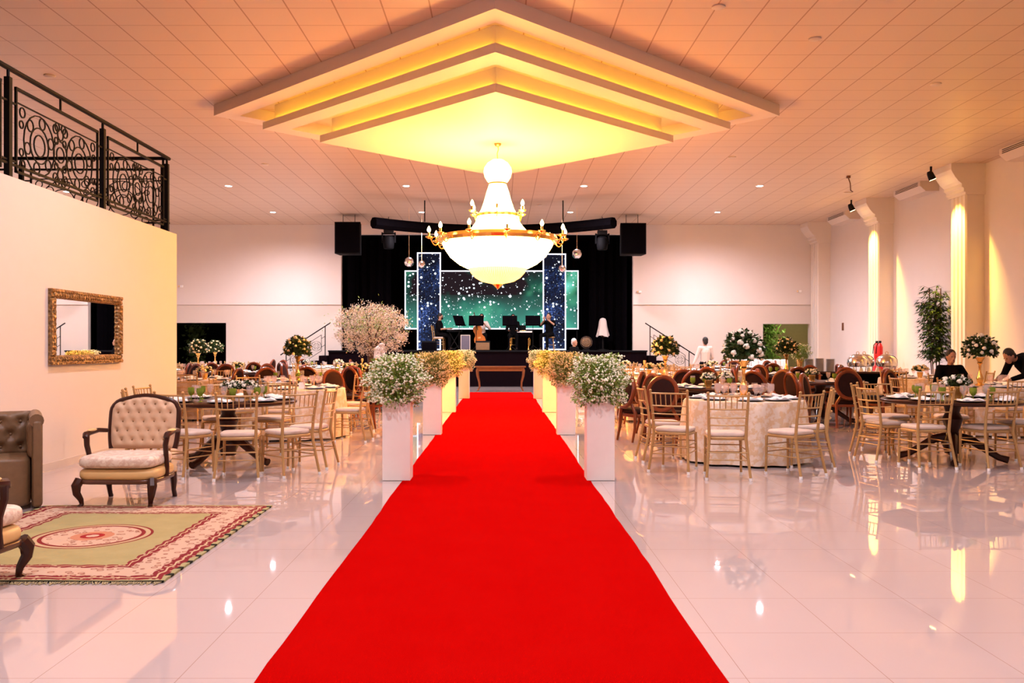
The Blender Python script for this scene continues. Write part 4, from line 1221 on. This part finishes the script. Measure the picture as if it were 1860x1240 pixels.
for xx, s_ in ((A0+.045, 1), (A1-.045, -1)):
    a = MB().rbox(xx-.045, xx+.045, -.36, .36, .02, .77, .03)
    a.tube([(xx+.006*s_, -.34, .765), (xx+.006*s_, .35, .765)], .058, 14); a = a.build('arm', M['leather'], sf, True)
    tb2 = tuft_grid(-.26, .30, .44, .74)
    vs, fs = tufted(44, 30, lambda u, v: (.02+u*.30, .44+.31*(v+1)/2), tb2, .04, .15)
    MB().add([(xx+s_*(.042+v[1]), v[0], v[2]) for v in vs], fs if s_ < 0 else [tuple(reversed(f)) for f in fs]).build('tufted_inner_pad', M['leather'], a, True)
for xx in (A0+.05, A1-.05):
    for yy in (-.30, .30): MB().tube([(xx, yy, 0), (xx, yy, .04)], .02, 8).build('leg', M['darkwood'], sf)
tag(sf, 'taupe leather button-tufted sofa at the left edge against the wall', 'sofa')

# ------------------------------------------------------------------ people
def person(name_label, loc, rz, J, shirt, trousers, hair, skin=M['skin'], mask=None, hat=False, hidden_legs=False):
    """J: joints in metres, local, facing +Y"""
    r = empty('person', loc, rz)
    V = {k: Vector(v) for k, v in J.items() if k != 'short'}
    def caps(b, a, c, ra, rc, n=10, steps=5):
        a, c = Vector(a), Vector(c); P = [a+(c-a)*k/steps for k in range(steps+1)]
        b.tube(P, [ra+(rc-ra)*k/steps for k in range(steps+1)], n); b.ell(a, ra, n=n, m=6); b.ell(c, rc, n=n, m=6)
    b = MB()
    caps(b, V['pelvis'], V['chest'], .125, .13); caps(b, V['chest'], V['neck'], .10, .055); caps(b, V['neck'], V['head'], .05, .055)
    hd = V['head']; f = V.get('look', Vector((0, 1, 0))).normalized()
    hm = Matrix.Translation(hd) @ f.to_track_quat('Y', 'Z').to_matrix().to_4x4()
    b.ell((0, .0, .045), .076, .092, .115, 14, 10, mt=hm); b.ell((0, .055, -.025), .048, .045, .055, 10, 7, mt=hm)
    b.ell((0, .098, .02), .013, .02, .024, 8, 6, mt=hm)
    for s in (-1, 1): b.ell((s*.078, -.005, .03), .012, .02, .03, 8, 6, mt=hm)
    for s, k in ((-1, 'l'), (1, 'r')):
        sh, el, wr = V['sh'+k], V['el'+k], V['wr'+k]
        caps(b, V['chest']+Vector((0,0,.08)), sh, .08, .06); caps(b, sh, el, .052, .042); caps(b, el, wr, .040, .028)
        d = V.get('hd'+k, (wr-el)).normalized(); q = d.orthogonal().normalized() if abs(d.z) > .95 else d.cross(Vector((0,0,1))).normalized(); u = d.cross(q)
        pc = wr+d*.05; caps(b, wr, pc, .026, .030)
        for i in range(4):
            o = pc+q*(i-1.5)*.019+d*.02; L = [.07, .08, .075, .06][i]
            b.tube([o, o+d*L*.5-u*.006, o+d*L*.95-u*.022], [.0095, .009, .0075], 6)
        o = wr+d*.02+q*.028; b.tube([o, o+d*.035+q*.02, o+d*.065+q*.022], [.011, .010, .008], 6)
        hp, kn, an = V['hp'+k], V['kn'+k], V['an'+k]
        caps(b, V['pelvis'], hp, .11, .095); caps(b, hp, kn, .085, .058); caps(b, kn, an, .054, .036)
        caps(b, an+Vector((0,0,-.03)), an+V.get('ft', Vector((0, .16, -.045))), .036, .03)
    o = b.build('body', skin, r); md = o.modifiers.new('remesh', 'REMESH'); md.mode = 'VOXEL'; md.voxel_size = .011; md.use_smooth_shade = True
    for s in (-1, 1): MB().ell((s*.030, .090, .045), .010, .006, .007, 8, 5, mt=hm).build('eye', M['blackp'], o, True)
    MB().ell((0, .098, -.022), .022, .006, .006, 8, 5, mt=hm).build('mouth', M['red2'], o, True)
    # shirt
    b = MB(); caps(b, V['pelvis']+Vector((0,0,-.0)), V['chest'], .145, .150); caps(b, V['chest'], V['neck']-(V['neck']-V['chest'])*.25, .115, .075)
    for s, k in ((-1, 'l'), (1, 'r')):
        sh, el, wr = V['sh'+k], V['el'+k], V['wr'+k]
        caps(b, V['chest']+Vector((0,0,.08)), sh, .09, .070); caps(b, sh, el, .066, .054)
        if not J.get('short'): caps(b, el, el+(wr-el)*.9, .052, .040)
    o2 = b.build('shirt', shirt, r); md = o2.modifiers.new('remesh', 'REMESH'); md.mode = 'VOXEL'; md.voxel_size = .014; md.use_smooth_shade = True
    b = MB(); caps(b, V['pelvis']+Vector((0,0,-.02)), V['pelvis']+Vector((0,0,.03)), .15, .145)
    for s, k in ((-1, 'l'), (1, 'r')):
        hp, kn, an = V['hp'+k], V['kn'+k], V['an'+k]
        caps(b, V['pelvis'], hp, .12, .108); caps(b, hp, kn, .098, .072); caps(b, kn, kn+(an-kn)*.95, .068, .056)
    o2 = b.build('trousers', trousers, r); md = o2.modifiers.new('remesh', 'REMESH'); md.mode = 'VOXEL'; md.voxel_size = .014; md.use_smooth_shade = True
    b = MB(); b.ell((0, -.018, .075), .086, .094, .100, 14, 9, mt=hm); b.ell((0, -.05, .02), .075, .06, .09, 12, 8, mt=hm)
    b.build('hair', hair, r, True)
    for s, k in ((-1, 'l'), (1, 'r')):
        a = V['an'+k]; ft = V.get('ft', Vector((0, .16, -.045)))
        b = MB(); b.tube([a+Vector((0,-.05,-.045)), a+Vector((0,0,-.04)), a+ft+Vector((0,.03,0))], [.035, .042, .032], 10); b.build('shoe', M['blackp'], r, True)
    if mask: MB().ell((0, .075, -.012), .056, .045, .050, 12, 8, mt=hm).build('face_mask', mask, r, True)
    return r
M['red2'] = mat('lips', (.30, .09, .07), .5)
def standing(h=1.70, arms=None):
    k = h/1.70
    J = dict(pelvis=(0,0,.93*k), chest=(0,0,1.26*k), neck=(0,.0,1.44*k), head=(0,.01,1.555*k), shl=(-.17,0,1.38*k), shr=(.17,0,1.38*k),
             ell=(-.21,-.02,1.10*k), elr=(.21,-.02,1.10*k), wrl=(-.23,.05,.86*k), wrr=(.23,.05,.86*k),
             hpl=(-.09,0,.88*k), hpr=(.09,0,.88*k), knl=(-.10,.02,.49*k), knr=(.10,.02,.49*k), anl=(-.10,-.02,.085), anr=(.10,-.02,.085), ft=(0,.15,-.045))
    if arms: J.update(arms)
    return J
def seated(seat=.48, arms=None):
    J = dict(pelvis=(0,0,seat+.12), chest=(0,.02,seat+.44), neck=(0,.03,seat+.61), head=(0,.05,seat+.72), shl=(-.18,.02,seat+.55), shr=(.18,.02,seat+.55),
             ell=(-.24,.08,seat+.28), elr=(.24,.08,seat+.28), wrl=(-.16,.30,seat+.26), wrr=(.16,.30,seat+.26),
             hpl=(-.10,.03,seat+.09), hpr=(.10,.03,seat+.09), knl=(-.13,.44,seat+.04), knr=(.13,.44,seat+.04), anl=(-.13,.44,.085), anr=(.13,.44,.085), ft=(0,.15,-.045))
    if arms: J.update(arms)
    return J
BC, WC = M['blackclo'], M['whiteclo']
# waiter walking away near the right wall (seen from behind)
J = standing(1.68, dict(ell=(-.27,.0,1.10), wrl=(-.38,-.02,.88), anl=(-.10,-.10,.10), anr=(.10,.16,.085), knr=(.10,.14,.50), elr=(.23,.0,1.08), wrr=(.20,.20,.98)))
o = person('', (6.2, 27.0+.0, 0), face(-.15, 1), J, WC, BC, M['hair']); tag(o, 'person in white shirt and black trousers walking away before the right wall', 'person')
J = standing(1.80); o = person('', (-3.62, 26.2, 0), face(.3, 1), J, WC, BC, M['hair']); tag(o, 'person in white shirt standing behind the blossom tree trunk', 'person')
# two staff at the right table
J = seated(.47, dict(ell=(-.30,.12,.78), wrl=(-.18,.34,.80), elr=(.30,.12,.78), wrr=(.18,.34,.80), look=(0,1,-.1)))
o = person('', (7.98, 15.85, 0), PI, J, BC, BC, M['hair']); tag(o, 'person in black suit seated behind the clothed table at far right', 'person')
J = dict(pelvis=(0,-.05,.90), chest=(0,.24,1.14), neck=(0,.40,1.20), head=(0,.50,1.22), shl=(-.18,.33,1.16), shr=(.18,.33,1.16), ell=(-.22,.42,.93), elr=(.22,.42,.93),
         wrl=(-.14,.62,.86), wrr=(.14,.62,.86), hpl=(-.10,-.05,.86), hpr=(.10,-.05,.86), knl=(-.11,.02,.48), knr=(.11,.02,.48), anl=(-.11,-.06,.085), anr=(.11,-.06,.085), ft=(0,.15,-.045), look=(0,.8,-.6))
o = person('', (9.02, 15.05, 0), face(-1, -.25), J, BC, BC, M['hair']); tag(o, 'person in black bending over the clothed table at far right', 'person')
# musicians
def stool(x, y, label, wood=True, h=.55):
    r = empty('stool', (x, y, SZ))
    MB().lathe([(.001,h-.04),(.16,h-.04),(.17,h-.02),(.16,h),(.001,h)], 18, cap=False).build('seat', M['champagne'], r, True)
    for k in range(4):
        a = PI/4+k*PI/2; MB().tube([(.18*math.cos(a), .18*math.sin(a), 0), (.12*math.cos(a), .12*math.sin(a), h-.04)], .014, 6).build('leg', M['champagne'], r)
    MB().ring((0,0,.2), .155, .008, n=16, m=5).build('foot_ring', M['champagne'], r)
    tag(r, label, 'stool')
Ym = 33.2; mx = lambda px: (px-909)*Ym/1620
CH.put((mx(797), Ym, SZ), face(1, -.1), "gold chiavari chair under the keyboard player on the stage", 'chair')
J = seated(.49, dict(wrl=(-.14,.40,.80), wrr=(.14,.40,.80), short=1, look=(0,1,-.2)))
o = person('', (mx(797), Ym, SZ), face(1, -.15), J, BC, BC, M['hair'], mask=M['blackp']); tag(o, 'keyboard player in black seated sideways at the left of the stage', 'person')
stool(mx(875), Ym, 'low stool under the cello player at centre stage', h=.47)
J = seated(.47, dict(ell=(-.30,.10,.80), wrl=(-.12,.36,.95), elr=(.28,.16,.80), wrr=(.22,.36,.66)))
o = person('', (mx(875), Ym, SZ), PI, J, WC, BC, M['hair'], mask=M['white']); tag(o, 'cello player wearing a white face mask at centre stage', 'person')
stool(mx(932), Ym+.3, 'stool under the musician behind the laptop', h=.47)
J = seated(.47); o = person('', (mx(932), Ym+.3, SZ), PI, J, BC, BC, M['hair']); tag(o, 'musician in black seated behind a music stand and laptop table', 'person')
stool(mx(1000), Ym, 'tall wooden stool under the horn player on the right', h=.50)
J = seated(.50, dict(ell=(-.30,.14,.92), wrl=(-.05,.26,1.14), elr=(.32,.12,.92), wrr=(.08,.24,1.12), hdl=(0,.4,1), hdr=(0,.4,1), short=1))
o = person('', (mx(998), Ym, SZ), face(-.5, -.85), J, BC, BC, M['hair']); tag(o, 'horn player in black on a stool at the right of the stage', 'person')
ds = empty('coat_stand', (mx(1095), Ym, SZ))
MB().lathe([(.22,0),(.22,.02),(.03,.05),(.02,.5),(.02,1.15)], 14).build('stand', M['blackm'], ds); vs = []; n = 40
for q, z in ((.03, 1.20), (.10, 1.17), (.14, 1.08), (.16, .90), (.20, .70), (.24, .52)):
    for k in range(n):
        t = 2*PI*k/n; w_ = q*(1+.10*math.sin(5*t)*(1.2-z)*1.6); vs.append((w_*math.cos(t), w_*math.sin(t)*.7, z+.03*math.sin(3*t+1)*(z < .6)))
MB().add(vs, [(i*n+k, i*n+(k+1) % n, (i+1)*n+(k+1) % n, (i+1)*n+k) for i in range(5) for k in range(n)]+[tuple(range(n))]).build('draped_white_shirt', M['whiteclo'], ds, True)
tag(ds, 'white shirt draped over a stand at the right of the stage', 'stand')
J = standing(1.66, dict(wrr=(.16,.34,1.06), elr=(.22,.1,1.08), hdr=(0,1,0))); o = person('', (2.42, 29.3, 0), face(.8, -.6), J, BC, BC, M['hairg']); tag(o, 'grey haired person in black carrying a plate before the stage', 'person')
o = MB().lathe([(.02,0),(.10,.0),(.13,.02),(.12,.022),(.02,.008)], 18).build('serving_plate', M['porcelain'], None, True, (2.80, 29.15, 1.12)); tag(o, 'white plate carried by the grey haired person before the stage', 'plate')

def music_stand(px, Y, label, ang=0):
    r = empty('music_stand', ((px-909)*Y/1620, Y, SZ), ang)
    MB().tube([(0,0,.02), (0,0,1.0)], .012, 6).build('pole', M['blackm'], r)
    for k in range(3):
        a = k*2*PI/3; MB().tube([(0,0,.18), (.25*math.cos(a), .25*math.sin(a), 0)], .010, 5).build('leg', M['blackm'], r)
    tl = Matrix.Translation((0, 0, 1.08)) @ Matrix.Rotation(math.radians(-22), 4, 'X')
    MB().box(-.27, .27, -.006, .006, -.20, .20, tl).box(-.27, .27, -.06, .0, -.20, -.19, tl).build('desk', M['black'], r)
    tag(r, label, 'music stand')
music_stand(834, 32.6, 'black music stand beside the keyboard, turned sideways', .9)
music_stand(865, 32.5, 'black music stand in front of the cello player')
music_stand(926, 32.6, 'black music stand in front of the seated musician at centre')
music_stand(968, 32.5, 'black music stand left of the horn player')
kb = empty('keyboard', (mx(826), 33.0, SZ))
MB().box(-.28, .28, -.18, .18, .68, .76).build('body', M['blackp'], kb); MB().box(-.26, .0, -.17, .17, .76, .772).build('keys', M['porcelain'], kb)
MB().tube([(-.2,-.15,0), (.2,-.15,.68)], .014, 6).tube([(.2,-.15,0), (-.2,-.15,.68)], .014, 6).tube([(-.2,.15,0), (.2,.15,.68)], .014, 6).tube([(.2,.15,0), (-.2,.15,.68)], .014, 6).build('cross_stand', M['blackm'], kb)
tag(kb, 'black keyboard on a cross stand before the keyboard player', 'keyboard')
ce = empty('cello', (mx(876), 32.75, SZ))
tl = Matrix.Rotation(math.radians(-12), 4, 'Y')
out = [(0,.0),(.14,.02),(.21,.12),(.20,.24),(.13,.34),(.13,.42),(.17,.52),(.15,.64),(.06,.70)]
poly = out+[(-x, z) for x, z in out[::-1][:-1]]
MB().prism([(x, z+.22) for x, z in poly][::-1], -.07, .07, 'y', mt=tl).build('body', M['cello'], ce)
MB().box(-.02, .02, -.09, -.06, .75, 1.32, tl).tube([(0,-.07,1.3), (0,-.05,1.42)], .02, 6, mt=tl).build('neck', M['darkwood'], ce)
MB().tube([(0,0,.22), (-.0,0,.0)], .006, 5, mt=tl).build('end_pin', M['steel'], ce)
MB().box(-.05, .05, -.085, -.07, .44, .50, tl).build('bridge', M['champagne'], ce)
tag(ce, 'orange varnished cello held upright by the cello player', 'cello')
am = empty('amplifier', (mx(848), 32.0, SZ)); MB().rbox(-.18, .18, -.14, .14, 0, .56, .02).build('cabinet', M['blackp'], am, True)
MB().box(-.15, .15, -.152, -.141, .04, .52).build('grille_cloth', mat('grey_grille', (.10, .09, .12), .7), am)
b = MB()
for (a, c, d, e) in ((-.17, .17, .53, .55), (-.17, .17, .01, .03), (-.17, -.15, .03, .53), (.15, .17, .03, .53)): b.box(a, c, -.16, -.141, d, e)
b.build('pale_edging', M['ac'], am)
tag(am, 'grey upright amplifier with pale edging at front of stage', 'amplifier')
def wedge(px, label, w=.26):
    r = empty('stage_monitor', ((px-909)*31.9/1620, 31.9, SZ))
    MB().prism([(-.2, 0), (.2, 0), (.2, .10), (.02, .34), (-.2, .30)][::-1], -w, w, 'x').build('cabinet', M['blackp'], r)
    g_ = MB().add([(-w+.02, -.0, .02), (w-.02, 0, .02), (w-.02, 0, .28), (-w+.02, 0, .28)], [(0, 1, 2, 3)]); g_.v = [(v[0], -.215+v[2]*.0, v[2]) for v in g_.v]
    g_.box(-w+.02, w-.02, -.214, -.201, .02, .28).build('grille', M['leather'] if px == 877 else M['black'], r)
    tag(r, label, 'speaker')
wedge(877, 'floor monitor speaker in front of the cello player'); wedge(780, 'floor monitor speaker at the foot of the left tall screen'); wedge(640, 'floor monitor speaker behind the blossom tree')
def horn(px, label):
    r = empty('trumpet', ((px-909)*32.3/1620, 32.3, SZ))
    MB().lathe([(.07,.0),(.055,.01),(.025,.05),(.014,.12),(.012,.42)], 14).build('bell', M['brass'], r, True)
    MB().tube([(0,0,.42), (.03,0,.45), (.05,0,.40), (.05,0,.2), (.03,0,.16), (0,0,.2)], .010, 6).build('tubing', M['brass'], r, True)
    tag(r, label, 'trumpet')
horn(960, 'brass trumpet standing bell down on the stage, right one'); horn(927, 'brass trumpet standing bell down on the stage, left one')
lt = empty('side_table', (mx(953), 33.5, SZ)); MB().box(-.28, .28, -.2, .2, .66, .72).build('top', M['white'], lt); MB().box(-.27, .27, -.19, .19, 0, .66).build('black_skirt', M['black'], lt)
tag(lt, 'small black skirted table with white top on the stage', 'table')
lp = empty('laptop', (mx(948), 33.45, SZ+.72)); MB().box(-.16, .16, -.11, .11, 0, .02).build('keyboard_base', M['steel'], lp); MB().box(-.16, .16, .10, .115, .02, .22).build('lid', M['blackp'], lp)
tag(lp, 'small laptop open on the skirted stage table', 'laptop')
fan = empty('stage_fan', (mx(1064), 33.0, SZ)); 
b = MB()
for q in (.05, .11, .17, .22): b.ring((0, 0, .30), q, .006, (0, 2), 20, 4)
b.build('guard', M['steel'], fan); MB().ell((0,.03,.30), .2, .03, .2, 18, 5).build('blades', M['leather'], fan, True); MB().box(-.12, .12, -.05, .1, 0, .06).build('foot', M['blackp'], fan)
tag(fan, 'round grey floor fan at the right of the stage', 'fan')
def micstand(px, label, h=1.5):
    r = empty('microphone_stand', ((px-909)*32.6/1620, 32.6, SZ))
    MB().lathe([(.13,0),(.13,.02),(.02,.03)], 14).build('base', M['blackm'], r); MB().tube([(0,0,.02), (0,0,h)], .011, 6).build('pole', M['blackm'], r)
    MB().lathe([(.012,h),(.02,h+.08),(.03,h+.12),(.01,h+.15)], 10).build('microphone', M['blackp'], r, True); tag(r, label, 'microphone stand')
micstand(766, 'microphone stand before the left tall screen', 1.3); micstand(1048, 'microphone stand right of the screens', 1.35)

# ------------------------------------------------------------------ blossom tree
tr = empty('blossom_tree', (-3.52, 24.3, 0)); rr = random.Random(21)
b = MB().tube([(0,0,0), (.03,0,.6), (-.02,0,1.1), (.0,0,1.5)], [.12, .10, .09, .08], 10)
tips = []
for k in range(16):
    a = k*2.4; q = rr.uniform(.45, .95); zt_ = rr.uniform(1.55, 2.35); p = (q*math.cos(a), q*math.sin(a), zt_)
    b.tube([(0,0,1.35), (p[0]*.45, p[1]*.45, 1.6+.2*(zt_-1.55)), p], [.045, .028, .01], 6); tips.append(p)
b.build('trunk', M['stem'], tr, True)
MB().lathe([(.20,0),(.25,.35),(.27,.40),(.22,.40)], 18).build('pot', M['clayw'], tr, True)
b = MB()
for _ in range(1100):
    while True:
        p = Vector((rr.uniform(-1, 1), rr.uniform(-1, 1), rr.uniform(-1, 1)))
        if .35 < p.length < 1: break
    lp_ = 1+.12*math.sin(p.x*7)*math.cos(p.y*6+p.z*4)
    c = Vector((p.x*1.03*lp_, p.y*1.0*lp_, 1.97+p.z*.62*lp_-(.16 if p.length > .8 and p.z < 0 else 0)))
    for _ in range(9):
        e = c+Vector((rr.gauss(0, .045), rr.gauss(0, .045), rr.gauss(0, .045))); s = rr.uniform(.014, .028)
        u = Vector((rr.gauss(0,1), rr.gauss(0,1), rr.gauss(0,1))).normalized(); v_ = u.orthogonal().normalized(); w_ = u.cross(v_)
        b.add([e+v_*s, e+w_*s*.7+u*s*.3, e-v_*s, e-w_*s*.7+u*s*.3], [(0,1,2,3)])
b.build('blossoms', M['blossom'], tr)
b = MB()
for _ in range(900):
    p = Vector((rr.gauss(0, .42), rr.gauss(0, .42), 2.0+rr.gauss(0, .24))); u = Vector((rr.gauss(0,1), rr.gauss(0,1), rr.gauss(0,1))).normalized(); v_ = u.orthogonal().normalized()
    b.add([p, p+u*.04+v_*.015, p+u*.08, p+u*.04-v_*.015], [(0,1,2,3)])
b.build('leaves', M['leaf2'], tr)
tag(tr, 'artificial tree full of cream white blossoms left of the stage', 'tree')

# ------------------------------------------------------------------ bamboo palm, buffet, right side things
bp = empty('bamboo_palm', (11.30, 23.15, 0)); rr = random.Random(31)
MB().lathe([(.16,0),(.20,.45),(.22,.52),(.22,.56),(.17,.56)], 18).build('pot', M['clayw'], bp, True)
b = MB(); lf = MB()
for k in range(7):
    a = k*.9; x, y = .08*math.cos(a), .08*math.sin(a); h = rr.uniform(1.9, 2.75); tx, ty = x*2.2-.05, y*2.2
    b.tube([(x, y, .5), ((x+tx)/2, (y+ty)/2, 1.5), (tx, ty, .5+h)], .014, 6)
    for j in range(150):
        t = rr.uniform(.28, 1); cx, cy, cz = x+(tx-x)*t, y+(ty-y)*t, .5+h*t
        an = rr.uniform(0, 6.28); L = rr.uniform(.10, .34)
        q = Vector((math.cos(an), math.sin(an), rr.uniform(-.3, .5)))
        p = Vector((cx, cy, cz)); e = p+q*L*.8; b.tube([p, e], .003, 3)
        for m_ in range(5):
            an2 = an+rr.uniform(-1, 1); d = Vector((math.cos(an2), math.sin(an2), rr.uniform(-.9, .1))).normalized(); s = d.cross(Vector((0,0,1))).normalized(); l = rr.uniform(.09, .19)
            lf.add([e, e+d*l*.4+s*.019, e+d*l, e+d*l*.4-s*.019], [(0,1,2,3)])
lf.v = [(min(v[0], .42), v[1], v[2]) for v in lf.v]
b.build('canes', M['stem'], bp); lf.build('leaves', M['leaf3'], bp)
tag(bp, 'tall bamboo palm in a white pot beside the nearest lit column', 'plant')

bf = empty('buffet_table', (8.75, 21.9, 0))
MB().box(-1.35, 1.10, -.38, .38, .76, .80).build('tabletop', M['darkwood'], bf)
MB().box(-1.34, 1.09, -.37, .37, 0.0, .76).build('black_skirt', M['black'], bf)
tag(bf, 'long black skirted buffet table along the right side', 'table')
BZ = .8005
def chafing(x, y, label):
    r = empty('chafing_dish', (x, y, BZ))
    MB().lathe([(.20,.12),(.24,.14),(.25,.20),(.25,.22),(.20,.22)], 22).build('pan', M['steel'], r, True)
    MB().lathe([(.25,.22),(.24,.30),(.19,.37),(.10,.42),(.01,.43)], 22).build('lid', M['steel'], r, True)
    MB().ring((0, 0, .45), .035, .008, (0, 2), 14, 5).build('handle', M['brass'], r)
    for k in range(4):
        a = PI/4+k*PI/2; MB().tube([(.19*math.cos(a), .19*math.sin(a), 0), (.21*math.cos(a), .21*math.sin(a), .14)], .010, 6).build('leg', M['steel'], r)
    tag(r, label, 'chafing dish', 'chafing dishes on the buffet')
chafing(9.42, 21.75, 'rightmost shiny round chafing dish on the buffet'); chafing(8.98, 22.02, 'middle shiny round chafing dish on the buffet'); chafing(8.70, 21.72, 'leftmost shiny round chafing dish on the buffet')
for k, (x, n) in enumerate(((7.56, 20), (7.82, 21), (8.08, 20))):
    for i in range(n):
        if k == 0 and i == 0: pl0 = MB().lathe([(.03,0),(.08,.0),(.12,.012),(.12,.015),(.03,.006)], 20).build('plate', M['porcelain'], None, True); o = pl0
        else: o = pl0.copy(); C.objects.link(o)
        o.location = (x, 21.85, BZ+i*.0155); tag(o, f"white plate in the {['left', 'middle', 'right'][k]} stack on the buffet table", 'plate', f"{['left', 'middle', 'right'][k]} stack of plates on the buffet")
for i in range(8):
    if i == 0: n0 = MB().lathe([(.055,0),(.03,.08),(.004,.12)], 8).build('cone_napkin', M['white'], None, True); o = n0
    else: o = n0.copy(); C.objects.link(o)
    o.location = (8.35+i*.19, 21.58-.0, BZ); tag(o, 'white cone-folded napkin along the front edge of the buffet', 'napkin', 'cone napkins on the buffet')
pv = gyp_ball('potted_greenery', .27, 300, 1700, 9, M['gyp'], M['leaf2'], .85)
for ch in [c for c in C.objects if c.parent is pv]: ch.location = (0, 0, .48)
MB().lathe([(.05,0),(.045,.02),(.06,.15),(.10,.30),(.09,.30)], 16).build('gold_vase', M['goldmetal'], pv, True)
pv.location = (7.30+.0, 20.0+1.75, BZ); tag(pv, 'bushy green plant in a gold vase on the left end of buffet', 'plant')
for i, x in enumerate((10.28, 10.62)):
    r = empty('fire_extinguisher', (11.0-.0, 26.0, 0)); r.location = (11.15, 26.2+i*.22, 0)
    MB().lathe([(.001,.95),(.07,.95),(.08,1.0),(.08,1.40),(.05,1.48),(.02,1.52)], 16, cap=False).build('cylinder', M['red'], r, True)
    MB().box(-.02, .02, -.05, .05, 1.52, 1.58).tube([(0,.04,1.55), (-.06,.08,1.45), (-.08,.09,1.2)], .012, 6).build('valve', M['blackp'], r)
    MB().box(-.09, .09, -.09, .09, 0, .95).build('stand', M['red'], r)
    tag(r, f"red fire extinguisher on a red stand, {['nearer', 'farther'][i]} of the two by the second column", 'fire extinguisher', 'fire extinguishers')
sg = MB().box(-.01, 0, -.08, .08, -.13, .13).build('wall_sign', M['altarwood'], None, False, (11.749, 30.6, 2.1)); tag(sg, 'tiny brown framed plate on the right wall near the corner', 'sign')
# bench near the opening
bn = empty('tufted_bench', (9.25, 30.2, 0))
MB().rbox(-.95, .55, -.25, .30, .12, .45, .04).build('seat', M['white'], bn, True)
for k in range(6): MB().rbox(-.95+k*.25, -.71+k*.25, .14, .30, .42, .98, .05).build('back_cushion', M['white'], bn, True)
for sx_ in (-.85, .45):
    for yy in (-.18, .2): MB().tube([(sx_, yy, 0), (sx_, yy, .14)], .02, 6).build('leg', M['darkwood'], bn)
tag(bn, 'white channel-tufted bench in front of the garden doorway', 'bench')
fr = empty('framed_display_stand', (7.85, 30.8, 0))
MB().box(-.14, .14, 0, .03, 0, 1.10).build('wooden_frame', M['redwood'], fr); MB().box(-.10, .10, -.012, 0, .58, 1.04).build('picture', M['ac'], fr); MB().box(-.10, .10, -.012, 0, .06, .50).build('lower_panel', M['blackp'], fr)
tag(fr, 'narrow wooden framed stand against the back wall right of stairs', 'stand')
# plant in garden passage
gp = empty('garden_shrub', (10.25, 34.2, 0)); rr = random.Random(41)
b = MB().tube([(0,0,0), (0,0,1.8)], .03, 6); b.build('stem', M['stem'], gp); b = MB()
for _ in range(900):
    p = Vector((rr.gauss(0, .22), rr.gauss(0, .18), rr.uniform(.5, 2.5))); d = Vector((rr.gauss(0,1), rr.gauss(0,1), rr.gauss(0,1)-.3)).normalized(); s = d.orthogonal().normalized(); l = rr.uniform(.10, .2)
    b.add([p, p+d*l*.5+s*l*.3, p+d*l, p+d*l*.5-s*l*.3], [(0,1,2,3)])
b.build('leaves', mat('bright_leaf', (.16, .34, .05), .5, var=.4, nsc=12), gp); tag(gp, 'bright green leafy shrub seen through the right doorway', 'plant')
gp2 = empty('garden_shrub', (-11.7, 34.2, 0)); b = MB().tube([(0,0,0), (0,0,1.8)], .03, 6); b.build('stem', M['stem'], gp2); b = MB()
for _ in range(500):
    p = Vector((rr.gauss(0, .18), rr.gauss(0, .18), rr.uniform(.5, 2.4))); d = Vector((rr.gauss(0,1), rr.gauss(0,1), rr.gauss(0,1)-.3)).normalized(); s = d.orthogonal().normalized(); l = rr.uniform(.10, .2)
    b.add([p, p+d*l*.5+s*l*.3, p+d*l, p+d*l*.5-s*l*.3], [(0,1,2,3)])
b.build('leaves', M['leaf'], gp2); tag(gp2, 'dark shrub in the shadow of the left doorway', 'plant')
# emergency lamps, ceiling hook, sprinklers
def emlamp(x, z, label):
    r = empty('emergency_lamp', (x, YB-.042, z)); MB().box(-.05, .05, -.05, 0, -.04, .04).build('box', M['glide'], r); MB().ell((-.09,-.04,0), .035, n=8, m=6).build('lamp', M['candle'], r, True); tag(r, label, 'lamp')
emlamp((1162-909)*32.5/1620, 1.4+(630-530)*32.5/1620, 'small emergency lamp on the wall right of the stage')
emlamp((1452-909)*32.5/1620, 1.4+(630-529)*32.5/1620, 'small emergency lamp on the wall near the corner column')
emlamp((331-909)*32.5/1620, 1.4+(630-520)*32.5/1620, 'small emergency lamp on the wall above the left doorway')
hk = empty('ceiling_hook', (9.05, 23.2, 5.85))
MB().box(-.04, .04, -.04, .04, -.06, -.001).tube([(0,0,-.05), (.05,0,-.2), (.06,0,-.38), (.12,0,-.42)], .014, 6).build('bent_arm', M['altarwood'], hk, True)
MB().ell((-.02,0,-.44), .12, .06, .03, 12, 5).build('glass_shade', M['ac'], hk, True); tag(hk, 'small bent arm fixture hanging from the ceiling at upper right', 'ceiling fixture')
SPK = None
for i, (px, py) in enumerate(((90, 137), (481, 298), (1305, 12), (1480, 70), (1330, 285), (1700, 152), (980, 372))):
    Y = 4.449*1620/(630-py); X = (px-909)*Y/1620
    if SPK is None: SPK = MB().lathe([(.09,0),(.09,-.015),(.05,-.03),(.001,-.03)], 14, cap=False).build('ceiling_speaker', M['ac'], None, True); o = SPK
    else: o = SPK.copy(); C.objects.link(o)
    o.location = (X, Y, CZ-.0005); tag(o, ['small unlit ceiling disc above the balcony railing', 'small unlit ceiling disc left of the tray corner', 'small unlit ceiling disc near the top edge right of tray', 'small unlit ceiling disc in the upper right, second from top', 'small unlit ceiling disc right of the tray above the downlights', 'small unlit ceiling disc above the nearest lit column', 'small unlit ceiling disc behind the chandelier, near the beam'][i], 'ceiling disc', 'unlit ceiling discs')
